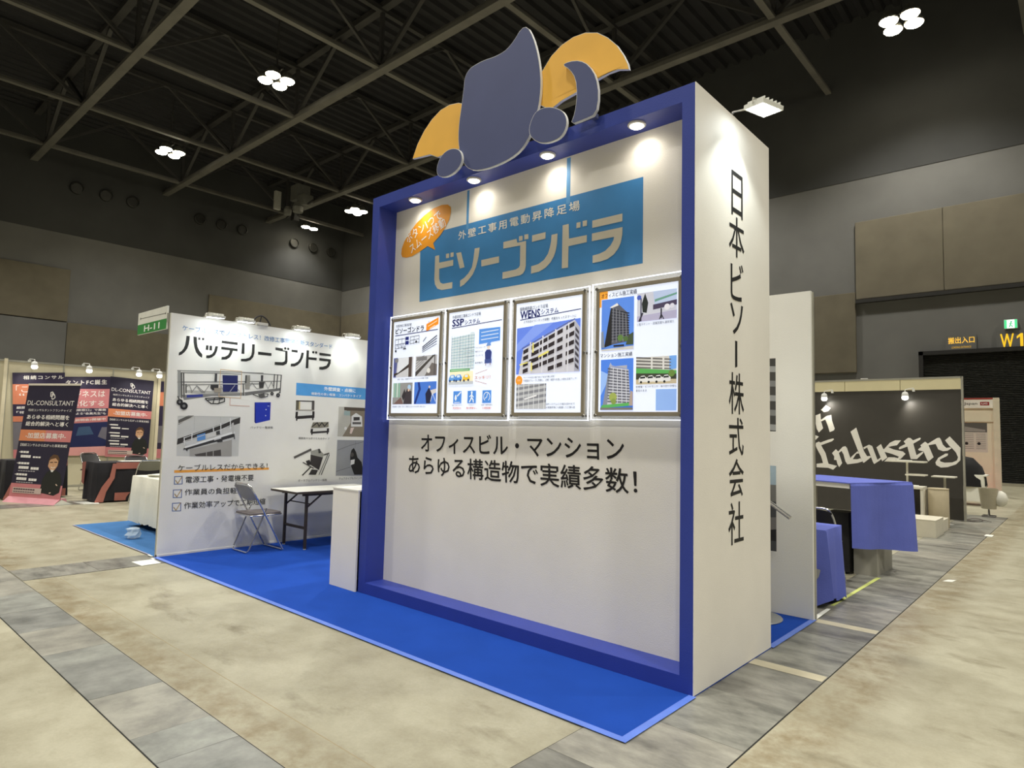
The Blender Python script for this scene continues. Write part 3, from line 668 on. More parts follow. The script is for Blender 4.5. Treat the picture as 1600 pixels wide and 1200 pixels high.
# --- poster three
t, sh_ = lightbox(O3, I3, 'backlit poster with a large grey parking block on blue sky')
P = PQ('y', YF - .0185, glow=GL).frame(*I3)
P.li([(.07, .845), (.98, .878)], .006, NB)
P.build('illustration', sh_)
P = PQ('y', YF - .0195, glow=GL).frame(*I3)
P.po([(.02, .345), (.98, .345), (.98, .80), (.02, .77)], (104, 136, 236)); P.po([(.02, .62), (.3, .785), (.6, .79), (.02, .55)], (132, 160, 244))
P.po([(.06, .345), (.13, .575), (.90, .79), (.975, .72), (.975, .345)], (204, 204, 214)); P.li([(.11, .58), (.90, .80)], .006, (90, 94, 110)); P.po([(.90, .345), (.90, .79), (.975, .72), (.975, .345)], (178, 180, 194))
for r_ in range(7):
    for c_ in range(6):
        s0 = .13 + c_ * .13; s1 = s0 + (.115 if c_ not in (0, 4) else .08); d = (c_ * .13) * .28
        t0 = .525 - r_ * .058 + d * (1 - r_ * .09); h = .036
        if t0 - .0 < .345: continue
        dd = (s1 - s0) * .27 * (1 - r_ * .09)
        P.po([(s0, t0), (s1, t0 + dd), (s1, t0 + dd + h), (s0, t0 + h)], (50, 44, 48))
for k in range(7): P.po([(.915, .70 - k * .052), (.965, .66 - k * .05), (.965, .685 - k * .05), (.915, .73 - k * .052)], (70, 66, 76))
for k in range(4): P.li([(.24 + k * .19, .35), (.25 + k * .19, .63 + k * .045)], .012, (214, 214, 222))
P.po([(.08, .425), (.21, .445), (.21, .455), (.08, .437)], (232, 220, 120)); P.po([(.37, .485), (.53, .525), (.53, .545), (.38, .505)], (232, 220, 120)); P.li([(.29, .54), (.29, .62)], .014, (228, 218, 130)); P.li([(.27, .375), (.27, .44)], .014, (228, 218, 130)); P.po([(.22, .455), (.36, .475), (.36, .495), (.24, .475)], (52, 46, 44))
P.build('photo_print', sh_)
P = PQ('y', YF - .0195, glow=GL).frame(*I3)
P.disc(P.c((.07, .29)), .034, (240, 156, 50), ry=.036); P.build('badge', sh_)
P = PQ('y', YF - .0195, glow=GL).frame(*I3)
photo(P, .03, .50, .03, .255, (186, 188, 192))
for k in range(5):
    P.po([(.03, .05 + k * .05), (.50, .09 + k * .05 if k < 4 else .255), (.50, .115 + k * .05 if k < 3 else .255), (.03, .075 + k * .05 if k < 4 else .255)], (132, 134, 142))
for k in range(6): P.li([(.07 + k * .08, .03), (.07 + k * .08, .255)], .005, (222, 224, 228))
P.li([(.17, .12), (.35, .15)], .012, (232, 232, 236))
P.build('photo_print', sh_)
TX('電動横移動ゴンドラ足場', I3, .06, .50, .928, .962, DK, sh_, 0.002); TX('WENS', I3, .07, .38, .855, .925, NB, sh_, 0.03); TX('システム', I3, .40, .66, .872, .915, NB, sh_, 0.018)
TX('上下左右にワンタッチ移動！作業をもっとスマートに', I3, .12, .92, .812, .835, DK, sh_, 0.002)
TX('ゴンドラの左右の乗り換えで安全作業を実現！', I3, .14, .62, .305, .322, DK, sh_, 0); TX('外壁面をスムーズに移動し、点検・補修や手直しの際も効率アップ！', I3, .14, .94, .275, .296, DK, sh_, 0)
TX('SSPシステムとの組み合わせで', I3, .50, .92, .063, .083, DK, sh_, 0); TX('大規模現場にも配慮した工事も◎', I3, .50, .92, .033, .053, DK, sh_, 0); TX('POINT', I3, .045, .095, .283, .297, (255, 250, 240), sh_, 0)
# --- poster four
t, sh_ = lightbox(O4, I4, 'widest backlit poster with two blue-sky tower block photos, beside the white side wall')
P = PQ('y', YF - .0185, glow=GL).frame(*I4)
P.re((0, .935), (.11, 1.0), (246, 168, 60)); P.re((0, .87), (.025, .935), (246, 168, 60)); P.re((.74, .01), (.985, .175), (150, 186, 246))
P.build('illustration', sh_)
P = PQ('y', YF - .0195, glow=GL).frame(*I4)
photo(P, .03, .46, .50, .93, (92, 140, 232)); P.po([(.03, .50), (.46, .50), (.46, .53), (.03, .515)], (206, 204, 200))
P.po([(.07, .53), (.15, .84), (.17, .87), (.18, .55)], (40, 40, 42)); P.po([(.17, .55), (.17, .87), (.25, .885), (.38, .80), (.41, .57)], (92, 94, 106)); P.po([(.14, .86), (.24, .89), (.26, .87), (.17, .855)], (236, 232, 230))
for k in range(11): P.li([(.175, .59 + k * .025), (.40, .60 + k * .0195)], .007, (44, 46, 54))
for k in range(5): P.li([(.19 + k * .045, .57), (.19 + k * .042, .86 - k * .018)], .004, (150, 152, 160))
P.po([(.03, .53), (.08, .53), (.06, .67), (.03, .66)], (128, 138, 156)); P.po([(.36, .54), (.46, .54), (.46, .64), (.40, .62)], (70, 84, 62)); P.disc(P.c((.29, .60)), .022, (96, 128, 70)); P.disc(P.c((.36, .59)), .018, (84, 110, 66)); P.re((.20, .53), (.34, .545), (46, 48, 56))
P.build('photo_print', sh_)
P = PQ('y', YF - .0195, glow=GL).frame(*I4)
photo(P, .50, .985, .715, .945, (206, 208, 222)); P.po([(.72, .83), (.985, .86), (.985, .945), (.70, .945)], (188, 204, 236)); P.po([(.72, .86), (.985, .90), (.985, .915), (.72, .88)], (110, 160, 140)); P.po([(.50, .715), (.985, .715), (.985, .78), (.50, .76)], (182, 178, 206))
P.po([(.70, .80), (.985, .82), (.985, .86), (.70, .84)], (76, 68, 92)); P.po([(.57, .79), (.62, .78), (.64, .86), (.60, .94), (.56, .86)], (44, 50, 48)); P.li([(.55, .72), (.55, .90)], .008, (56, 56, 80)); P.disc(P.c((.525, .91)), .016, (80, 100, 190))
P.li([(.53, .72), (.57, .78)], .012, (60, 58, 70)); P.li([(.80, .73), (.80, .80)], .01, (50, 48, 60)); P.li([(.78, .72), (.80, .76), (.83, .72)], .006, (50, 48, 60)); P.disc(P.c((.87, .81)), .02, (232, 230, 240)); P.disc(P.c((.93, .815)), .016, (220, 220, 232))
P.build('photo_print', sh_)
P = PQ('y', YF - .0195, glow=GL).frame(*I4)
photo(P, .03, .46, .015, .43, (80, 132, 232)); P.po([(.03, .13), (.16, .30), (.03, .34)], (150, 186, 246)); P.po([(.06, .05), (.14, .37), (.40, .34), (.43, .05)], (190, 192, 204)); P.po([(.06, .05), (.14, .37), (.16, .37), (.12, .05)], (134, 140, 156)); P.po([(.14, .37), (.16, .405), (.18, .38), (.38, .345), (.38, .375), (.36, .375)], (170, 174, 190))
for k in range(12): P.li([(.13, .085 + k * .0245), (.42 - k * .002, .075 + k * .0225)], .008, (86, 88, 100))
for k in range(4): P.li([(.20 + k * .06, .06), (.20 + k * .055, .36 - k * .006)], .005, (214, 216, 224))
P.po([(.04, .03), (.44, .05), (.44, .075), (.05, .055)], (92, 176, 96)); P.re((.03, .015), (.46, .035), (120, 120, 116)); P.disc(P.c((.20, .12)), .030, (158, 172, 90)); P.disc(P.c((.21, .085)), .02, (134, 154, 80)); P.po([(.41, .05), (.46, .05), (.46, .16), (.43, .17)], (176, 160, 150))
P.build('photo_print', sh_)
P = PQ('y', YF - .0195, glow=GL).frame(*I4)
photo(P, .495, .985, .215, .43, (210, 208, 204)); P.po([(.90, .32), (.985, .33), (.985, .43), (.90, .43)], (120, 172, 240))
for k in range(4): P.po([(.495, .345 + k * .026), (.92, .325 + k * .024), (.92, .334 + k * .024), (.495, .358 + k * .026)], (108, 106, 104))
for s0 in (.69, .83): P.li([(s0, .32), (s0, .43)], .012, (226, 224, 220))
P.po([(.495, .305), (.985, .275), (.985, .315), (.495, .345)], (94, 176, 92)); P.po([(.495, .255), (.985, .245), (.985, .29), (.495, .305)], (66, 70, 58)); P.po([(.495, .215), (.985, .215), (.985, .25), (.495, .255)], (200, 186, 156))
for k in range(4): P.po([(.53 + k * .095, .232), (.63 + k * .095, .235), (.635 + k * .095, .262), (.60 + k * .095, .285), (.56 + k * .095, .282), (.53 + k * .095, .26)], (232, 232, 230)); P.li([(.555 + k * .095, .268), (.605 + k * .095, .270)], .012, (50, 54, 56)); P.disc(P.c((.56 + k * .095, .233)), .008, (40, 40, 40))
P.disc(P.c((.93, .295)), .022, (110, 140, 70))
P.build('photo_print', sh_)
TX('オフィスビル施工実績', I4, .025, .495, .945, .985, DK, sh_, 0.006); TX('マンション施工実績', I4, .02, .445, .447, .482, DK, sh_, 0.006)
TX('１階テナント・店舗営業も通常通り', I4, .50, .95, .682, .703, DK, sh_, 0); TX('駐車場・エントランス・身の回り空間も', I4, .495, .985, .187, .206, DK, sh_, 0); TX('普段のまま', I4, .495, .63, .158, .177, DK, sh_, 0)

# ---- plain topper panels on the header (plain boards, no figure drawn on them)
TOPB = mat('topper_board_indigo', (72, 80, 122), 0.6, var=0.04, scale=3); TOPY = mat('topper_board_amber', (240, 184, 72), 0.6, var=0.08, scale=2)
TEDGE = mat('foam_board_edge', (226, 226, 222), 0.7)
tp = thing('topper_board', 'plain indigo and amber cut-out panels standing over the blue header', 'sign board', (-1.5, -.03, 3.6))
def board(name, loop, y0, m, th=.022):
    mb = MB(); mb.plate(loop, 'y', y0 + .0015, y0 + th, TEDGE)
    # face sheet, inset a hair so that the pale board edge shows around it
    c = [sum(p[i] for p in loop) / len(loop) for i in (0, 1)]
    tr = tessellate_polygon([[Vector((p[0], p[1], 0)) for p in loop]])
    n = len(loop)
    area = sum(loop[i][0] * loop[(i + 1) % n][1] - loop[(i + 1) % n][0] * loop[i][1] for i in range(n))
    sgn = 1 if area > 0 else -1; ins = []
    for i in range(n):
        a = Vector(loop[i - 1]); b = Vector(loop[i]); d = Vector(loop[(i + 1) % n])
        e = ((b - a).normalized() + (d - b).normalized()); e = e.normalized() if e.length > 1e-6 else (b - a).normalized()
        ins.append((b.x - e.y * .004 * sgn, b.y + e.x * .004 * sgn))
    mb.add([(p[0], y0, p[1]) for p in ins], [tuple(t) for t in tr], m)
    return mb.build(name, None, tp)
def smooth_loop(pts, it=2):
    for _ in range(it):
        o_ = []
        for i in range(len(pts)):
            a, b = pts[i], pts[(i + 1) % len(pts)]
            o_ += [(a[0] * .75 + b[0] * .25, a[1] * .75 + b[1] * .25), (a[0] * .25 + b[0] * .75, a[1] * .25 + b[1] * .75)]
        pts = o_
    return pts
board('wide_panel', smooth_loop([(-1.981,4.161),(-1.964,4.355),(-1.779,4.374),(-1.617,4.349),(-1.479,4.367),(-1.334,4.508),(-1.228,4.315),(-1.165,4.042),(-1.173,3.822),(-1.251,3.611),(-1.377,3.5),(-1.649,3.468),(-1.895,3.507),(-2.005,3.683),(-2.03,3.877)]), -.055, TOPB)
board('side_panel', [(-1.22,4.028),(-1.18,4.081),(-1.099,4.163),(-1.006,4.21),(-0.902,4.229),(-0.8,4.218),(-0.701,4.178),(-0.616,4.109),(-0.545,4.029),(-0.492,3.942),(-0.458,3.868),(-0.449,3.827),(-0.531,3.855),(-0.612,3.859),(-0.683,3.848),(-0.744,3.838),(-0.817,3.822),(-0.906,3.809),(-0.997,3.797),(-1.096,3.763),(-1.187,3.826)], -.030, TOPY)
board('side_panel', [(-1.952,4.083),(-2.059,4.134),(-2.167,4.153),(-2.277,4.143),(-2.387,4.094),(-2.48,4.024),(-2.564,3.929),(-2.624,3.814),(-2.508,3.8),(-2.391,3.788),(-2.295,3.739),(-2.166,3.74),(-2.042,3.737),(-1.938,3.726)], -.030, TOPY)
board('crescent_panel', smooth_loop([(-0.976,4.04),(-0.911,4.043),(-0.821,4.015),(-0.746,3.955),(-0.683,3.848),(-0.66,3.716),(-0.681,3.589),(-0.776,3.582),(-0.895,3.581),(-0.858,3.655),(-0.842,3.777),(-0.857,3.899),(-0.91,3.983)], 1), -.058, TOPB)
board('round_panel', smooth_loop([(-1.213,3.756),(-1.13,3.774),(-1.022,3.742),(-0.929,3.677),(-0.901,3.583),(-0.951,3.502),(-1.069,3.493),(-1.179,3.529),(-1.266,3.627)]), -.078, TOPB)
board('round_panel', smooth_loop([(-2.252,3.623),(-2.201,3.711),(-2.095,3.745),(-1.971,3.704),(-1.933,3.602),(-1.998,3.533),(-2.12,3.508),(-2.23,3.541)]), -.078, TOPB)
for bx in (-2.1, -1.5, -1.0, -.74): MB().box(bx, bx + .04, -.034, -.001, 3.585, 3.615).build('mounting_block', TOPB, tp)

# ---- downlights under the header
DL = mat('downlight_lens_lit', (255, 246, 226), 0.3, var=0, emit=14.0); DLR = mat('downlight_ring_white', (214, 210, 200), 0.4)
DLAB = ['round downlight under the blue header over the orange bubble', 'round downlight under the header by the first thin blue line',
        'round downlight under the header by the second thin blue line', 'round downlight under the header nearest the white side wall']
for x, lb in zip((-2.694, -1.959, -1.197, -.45), DLAB):
    t = thing('downlight', lb, 'lamp', (x, .075, 3.5), 0, 'downlights in the tower header')
    MB().lathe((x, .075, 3.5), [(.060, 0), (.060, -.010), (.050, -.014)], n=20).build('trim_ring', DLR, t)
    MB().lathe((x, .075, 3.488), [(.047, 0), (.040, -.008), (.02, -.012)], n=20).build('lens', DL, t)
    spot('downlight_light', (x, .10, 3.47), (x, .13, 2.4), 5.5, 165, 1.0, 0.03, (1, .93, .82))
# ---- floodlight on an arm at the side
def floodlight(name, base, head, aim, label, watts, ang, group=None, size=.14, arm_m=ALUF, col=(.93, 1, .96), blend=.5):
    base = Vector(base); head = Vector(head); aim = Vector(aim)
    t = thing(name, label, 'lamp', base, 0, group)
    d = (aim - head).normalized(); r_ = (head - base).cross(d); r_ = (r_ if r_.length > 1e-4 else d.cross(Vector((0, 0, 1)))).normalized(); u_ = d.cross(r_).normalized()
    def P_(a, b, c): return head + r_ * a + u_ * b + d * c
    s2 = size / 2
    mb = MB(); vs = [P_(a * s2, b * s2 * .8, c) for c in (-.028, .0) for a, b in ((-1, -1), (1, -1), (1, 1), (-1, 1))]
    mb.add(vs, [(3, 2, 1, 0), (4, 5, 6, 7), (0, 1, 5, 4), (1, 2, 6, 5), (2, 3, 7, 6), (3, 0, 4, 7)])
    for k in range(5): mb.add([P_((k - 2) * s2 * .38 + e, f * s2 * .7, g) for g in (-.05, -.028) for e, f in ((-.003, -1), (.003, -1), (.003, 1), (-.003, 1))], [(3, 2, 1, 0), (4, 5, 6, 7), (0, 1, 5, 4), (1, 2, 6, 5), (2, 3, 7, 6), (3, 0, 4, 7)])
    mb.build('head', mat('flood_head_white', (222, 222, 214), .4), t)
    mb = MB(); vs = [P_(a * s2 * .86, b * s2 * .66, c) for c in (.0, .003) for a, b in ((-1, -1), (1, -1), (1, 1), (-1, 1))]
    mb.add(vs, [(3, 2, 1, 0), (4, 5, 6, 7), (0, 1, 5, 4), (1, 2, 6, 5), (2, 3, 7, 6), (3, 0, 4, 7)])
    mb.build('lens', mat('flood_lens_lit', (240, 250, 255), .3, var=0, emit=22.0), t)
    MB().tube(rounded([base, base + Vector((0, 0, .05)), P_(0, 0, -.03)], .03), .007, n=6).tube([P_(-s2 - .008, 0, -.012), P_(-s2 - .008, 0, -.05), P_(s2 + .008, 0, -.05), P_(s2 + .008, 0, -.012)], .005, n=6).build('arm', arm_m, t)
    MB().box(base.x - .02, base.x + .02, base.y - .02, base.y + .02, base.z - .03, base.z + .012).build('clamp', arm_m, t)
    spot(name + '_light', P_(0, 0, .012), aim, watts, ang, blend, .05, col)
    return t
floodlight('floodlight', (-.03, .60, 3.603), (.21, .52, 3.56), (.02, .56, 1.6), 'white floodlight on a short arm over the tower side wall', 34, 110, None, .19)

# ---- white counter beside the tower
ct = thing('white_counter', 'plain white counter standing against the blue tower frame', 'counter', (-3.42, .25, .0095))
MB().box(-3.625, -3.222, -.028, -.010, .0098, .895).box(-3.625, -3.607, -.010, .62, .0098, .895).build('carcass_panel', WHITE_W, ct)
MB().box(-3.628, -3.220, -.032, .64, .895, .908).build('top', mat('counter_top_white', (238, 236, 228), .4), ct)
MB().box(-3.607, -3.222, .60, .62, .0098, .895).build('rear_panel', WHITE_W, ct)


# ================================================================== BATTERY WALL (along x = -5.92)
LX = -5.92
wa = thing('partition_wall', 'long white booth wall printed with black and blue product graphics', 'partition', (LX - .03, .7, 0))
PA = MB().box(LX - .03, LX, -.712, 2.15, 0.010, 2.70).build('wall_sheet', WHITE_G, wa)
MB().box(LX - .045, LX - .031, -.716, -.700, 0.0, 2.70).box(LX - .062, LX - .047, -.712, -.70, 0, 2.69).build('edge_profile', ALUF, wa)
MB().box(LX - .062, LX - .032, -.699, 2.15, 0.010, 2.69).build('rear_sheet', WHITE_G, wa)
MB().box(LX - .03, LX + .006, -.712, 2.15, .0098, .03).build('bottom_rail', mat('rail_white', (222, 220, 212), .5), wa)
TB = (74, 128, 180); BK2 = (40, 40, 38)
pr = Print('x', LX)
for g in [[(-0.539,2.46),(-0.502,2.462),(-0.503,2.417),(-0.509,2.362),(-0.521,2.319),(-0.547,2.275),(-0.579,2.242),(-0.61,2.227),(-0.609,2.262),(-0.584,2.28),(-0.563,2.309),(-0.548,2.352),(-0.542,2.406)],
          [(-0.462,2.461),(-0.424,2.461),(-0.42,2.402),(-0.41,2.349),(-0.388,2.307),(-0.351,2.265),(-0.353,2.227),(-0.39,2.246),(-0.424,2.285),(-0.445,2.34),(-0.457,2.398)],
          [(-0.408,2.458),(-0.385,2.46),(-0.384,2.432),(-0.408,2.431)], [(-0.366,2.459),(-0.34,2.459),(-0.342,2.432),(-0.365,2.431)],
          [(-0.315,2.378),(-0.287,2.38),(-0.288,2.324),(-0.317,2.325)], [(-0.275,2.378),(-0.246,2.379),(-0.245,2.324),(-0.275,2.324)],
          [(-0.207,2.38),(-0.177,2.381),(-0.186,2.326),(-0.207,2.274),(-0.242,2.243),(-0.277,2.229),(-0.307,2.229),(-0.306,2.261),(-0.273,2.264),(-0.238,2.286),(-0.219,2.319)],
          [(-0.137,2.455),(0.056,2.454),(0.055,2.422),(-0.138,2.425)],
          [(-0.139,2.381),(0.057,2.377),(0.058,2.347),(0.002,2.349),(-0.009,2.307),(-0.031,2.264),(-0.07,2.236),(-0.129,2.229),(-0.128,2.261),(-0.091,2.266),(-0.055,2.29),(-0.038,2.323),(-0.036,2.349),(-0.138,2.349)],
          [(0.108,2.453),(0.142,2.454),(0.144,2.324),(0.107,2.322)],
          [(0.235,2.454),(0.268,2.455),(0.27,2.349),(0.257,2.296),(0.223,2.255),(0.171,2.235),(0.106,2.231),(0.105,2.261),(0.163,2.268),(0.208,2.285),(0.232,2.319),(0.237,2.365)],
          [(0.315,2.371),(0.49,2.37),(0.491,2.336),(0.317,2.336)],
          [(0.539,2.449),(0.638,2.446),(0.643,2.422),(0.707,2.42),(0.712,2.285),(0.702,2.255),(0.657,2.231),(0.54,2.23),(0.541,2.265),(0.64,2.27),(0.668,2.281),(0.678,2.303),(0.675,2.407),(0.541,2.416)],
          [(0.761,2.445),(0.847,2.445),(0.847,2.414),(0.76,2.416)],
          [(0.902,2.422),(0.937,2.422),(0.926,2.357),(0.897,2.295),(0.859,2.255),(0.813,2.231),(0.76,2.227),(0.76,2.262),(0.811,2.271),(0.857,2.299),(0.886,2.345)],
          [(0.975,2.46),(1.01,2.46),(1.01,2.372),(1.128,2.375),(1.127,2.341),(1.01,2.341),(1.01,2.225),(0.973,2.222)],
          [(1.166,2.448),(1.339,2.444),(1.34,2.415),(1.166,2.414)],
          [(1.167,2.377),(1.342,2.375),(1.341,2.322),(1.322,2.275),(1.28,2.241),(1.222,2.225),(1.174,2.224),(1.173,2.258),(1.228,2.265),(1.278,2.286),(1.302,2.326),(1.303,2.343),(1.167,2.343)]]:
    pr.poly(g, BK2)
for c in [(0.673,2.45),(0.714,2.449),(1.072,2.443),(1.115,2.444)]: pr.disc(c, .0125 * 1.35, BK2, 14)
pr.build('lettering', PA)
lettering('ケーブルレスでノーストレス！改修工事現場の新スタンダード', 'x', LX, [(-0.586,2.514),(1.356,2.516),(-0.59,2.579)], TB, PA, 0.004)
# main gondola illustration
GM, GD = (142, 142, 138), (84, 84, 82)
pr = Print('x', LX)
def L(pts, w_, c): pr.line(pts, w_, c)
pr.poly([(-0.513,1.845),(0.156,1.858),(0.629,1.942),(0.636,1.912),(0.178,1.82),(-0.224,1.798),(-0.511,1.818)], (176, 176, 170))
pr.poly([(-0.612,2.06),(-0.577,2.061),(-0.56,1.756),(-0.595,1.768)], (150, 152, 148)); pr.poly([(-0.551,1.788),(0.156,1.853),(0.158,1.819),(-0.223,1.791),(-0.524,1.731)], (132, 132, 130))
pr.poly([(0.176,1.859),(0.634,1.942),(0.636,1.91),(0.183,1.82)], (110, 110, 108)); pr.poly([(-0.497,1.789),(-0.32,1.808),(-0.318,1.779),(-0.495,1.76)], (54, 64, 140))
for s_ in [[(-0.612,2.058),(-0.175,2.083),(0.133,2.099),(0.637,2.105)], [(-0.567,2.038),(-0.164,2.065),(0.124,2.075)], [(-0.604,1.929),(-0.242,1.955),(0.139,1.987),(0.635,2.028)],
           [(-0.56,1.901),(-0.231,1.928),(0.14,1.96),(0.372,1.976)], [(0.133,2.099),(0.396,2.11)]]: L(s_, .012, GM)
for s_ in [[(-0.569,2.036),(-0.55,1.757)], [(-0.546,2.033),(-0.526,1.767)], [(-0.512,1.909),(-0.507,1.814)], [(0.15,1.959),(0.163,1.824)], [(0.637,2.105),(0.632,1.881)], [(0.588,2.106),(0.581,1.928)], [(0.545,2.107),(0.543,1.936)]]: L(s_, .014, GD)
L([(-0.502,1.887),(-0.477,1.907),(-0.442,1.831),(-0.393,1.903),(-0.298,1.826)], .008, GM); L([(-0.45,1.817),(-0.393,1.901),(-0.335,1.833),(-0.299,1.844),(-0.253,1.917)], .008, GM)
L([(-0.133,1.845),(-0.119,1.92),(-0.077,1.849),(-0.02,1.857),(0.043,1.937),(0.106,1.869)], .008, GM); L([(0.213,1.905),(0.259,1.981),(0.324,1.912),(0.386,1.926),(0.423,2.003),(0.469,1.921),(0.507,2.009),(0.542,1.946)], .008, GM)
pr.poly([(-0.107,2.047),(0.078,2.058),(0.086,1.863),(-0.091,1.85)], (34, 40, 92)); L([(-0.101,1.944),(0.083,1.954)], .011, (190, 192, 196)); L([(-0.008,1.857),(0.048,1.938)], .007, (170, 172, 178))
pr.poly([(-0.24,1.923),(-0.147,1.931),(-0.145,1.882),(-0.209,1.859),(-0.238,1.886)], (52, 50, 50)); pr.poly([(-0.196,1.888),(-0.108,1.894),(-0.105,1.842),(-0.193,1.837)], (150, 142, 128)); pr.poly([(-0.197,2.057),(-0.169,2.059),(-0.168,1.965),(-0.196,1.963)], (70, 70, 72)); pr.poly([(0.365,2.083),(0.398,2.086),(0.397,2.006),(0.369,2.004)], (70, 70, 72))
pr.poly([(0.345,1.997),(0.418,2.003),(0.406,1.927),(0.355,1.924)], (60, 60, 60)); pr.poly([(0.169,2.067),(0.229,2.072),(0.233,1.906),(0.173,1.902)], (150, 148, 140)); pr.poly([(0.169,2.067),(0.189,2.069),(0.189,1.972),(0.17,1.97)], (70, 70, 68))
L([(-0.29,1.762),(-0.148,1.778),(-0.068,1.778),(-0.066,1.736),(-0.144,1.708),(-0.223,1.705),(-0.29,1.757)], .012, (44, 44, 44)); L([(-0.257,1.745),(-0.091,1.767)], .012, (44, 44, 44)); L([(-0.2,1.706),(-0.185,1.772)], .01, (44, 44, 44)); L([(-0.131,1.714),(-0.12,1.778)], .01, (44, 44, 44))
L([(0.277,1.84),(0.382,1.807),(0.464,1.826),(0.473,1.857),(0.42,1.859)], .010, (60, 60, 60)); pr.poly([(0.338,1.844),(0.42,1.868),(0.433,1.819),(0.371,1.806)], (84, 84, 82))
for c, r in zip([(-0.57,1.706),(-0.522,1.664),(0.523,1.864),(0.605,1.849)], (.034, .042, .022, .026)): pr.disc(c, r, (36, 36, 38)); pr.disc(c, r * .4, (120, 120, 120), 10)
L([(-0.593,1.768),(-0.571,1.72)], .016, GD); L([(0.631,1.901),(0.606,1.859)], .010, GD)
pr.build('gondola_picture', PA)
pr = Print('x', LX + .0012); OL = (206, 170, 120)
pr.line([(-0.132,2.112),(0.124,2.11),(0.128,1.786),(-0.135,1.79)], .006, OL, closed=True); pr.line([(-0.001,1.782),(0.001,1.696),(0.243,1.694)], .006, (200, 150, 130))
pr.build('callout_line', PA)
pr = Print('x', LX)
pr.poly([(0.305,1.744),(0.515,1.756),(0.517,1.534),(0.332,1.488),(0.316,1.504)], (34, 54, 170)); pr.poly([(0.305,1.744),(0.315,1.736),(0.335,1.488),(0.316,1.504)], (26, 34, 110))
for c in [(0.457,1.662),(0.456,1.587)]: pr.disc(c, .008, (190, 196, 220), 8)
pr.line([(0.474,1.732),(0.506,1.731)], .01, (30, 40, 110)); pr.line([(0.476,1.707),(0.497,1.707)], .01, (150, 160, 200))
pr.build('battery_picture', PA)
lettering('バッテリー電源箱', 'x', LX, [(0.27,1.423),(0.56,1.426),(0.268,1.452)], (70, 70, 68), PA, 0)
# photo of the gondola on a wall
pr = Print('x', LX)
pr.poly([(-0.582,1.549),(0.137,1.562),(0.137,1.09),(-0.569,1.103)], (196, 197, 193))
pr.poly([(-0.567,1.294),(-0.239,1.412),(0.138,1.558),(0.135,1.485),(-0.235,1.356),(-0.572,1.227)], (58, 56, 54)); pr.poly([(-0.571,1.504),(-0.47,1.557),(-0.404,1.559),(-0.568,1.449)], (92, 90, 86)); pr.line([(-0.564,1.464),(-0.408,1.545)], .008, (190, 188, 180))
for s_ in [[(-0.569,1.549),(0.132,1.562)], [(-0.399,1.546),(-0.395,1.391)], [(-0.103,1.555),(-0.095,1.489)]]: pr.line(s_, .003, (166, 168, 164))
pr.poly([(-0.431,1.173),(0.05,1.288),(0.056,1.091),(-0.426,1.098)], (160, 158, 152)); pr.poly([(-0.375,1.118),(-0.077,1.171),(-0.068,1.096),(-0.356,1.097)], (78, 74, 70))
for a in (420, 505): pr.line([(-0.242,1.144),(-0.239,1.098)] if a == 420 else [(-0.164,1.157),(-0.161,1.097)], .007, (170, 168, 160))
pr.poly([(-0.492,1.187),(0.065,1.369),(0.077,1.322),(-0.457,1.173)], (56, 56, 56)); pr.poly([(-0.485,1.209),(0.074,1.389),(0.08,1.365),(-0.484,1.187)], (226, 228, 226))
pr.poly([(-0.361,1.336),(-0.268,1.365),(-0.261,1.291),(-0.352,1.268)], (92, 144, 204)); pr.poly([(-0.253,1.347),(-0.154,1.385),(-0.142,1.329),(-0.242,1.305)], (206, 206, 202)); pr.poly([(-0.488,1.263),(-0.367,1.291),(-0.364,1.241),(-0.468,1.218)], (200, 202, 200)); pr.poly([(-0.145,1.381),(-0.103,1.395),(-0.096,1.349),(-0.138,1.339)], (70, 70, 70))
for s_ in [[(-0.506,1.263),(-0.09,1.405),(0.059,1.474)], [(-0.499,1.304),(-0.093,1.461),(0.037,1.521)]]: pr.line(s_, .007, (214, 216, 214))
for s_ in [[(-0.415,1.354),(-0.415,1.281)], [(-0.094,1.475),(-0.089,1.358)], [(0.015,1.539),(0.024,1.416)], [(-0.18,1.431),(-0.174,1.385)], [(-0.499,1.308),(-0.49,1.227)]]: pr.line(s_, .010, (222, 224, 222))
pr.poly([(0.035,1.483),(0.058,1.493),(0.07,1.369),(0.046,1.36)], (190, 190, 186)); pr.line([(-0.158,1.283),(-0.084,1.306)], .012, (200, 200, 198)); pr.poly([(-0.134,1.273),(-0.065,1.292),(-0.063,1.264),(-0.119,1.255)], (50, 50, 50)); pr.poly([(-0.497,1.191),(-0.449,1.187),(-0.456,1.155),(-0.484,1.182),(-0.498,1.163)], (40, 40, 40)); pr.line([(0.071,1.35),(0.079,1.298)], .012, (80, 80, 80))
pr.build('photo_print', PA)
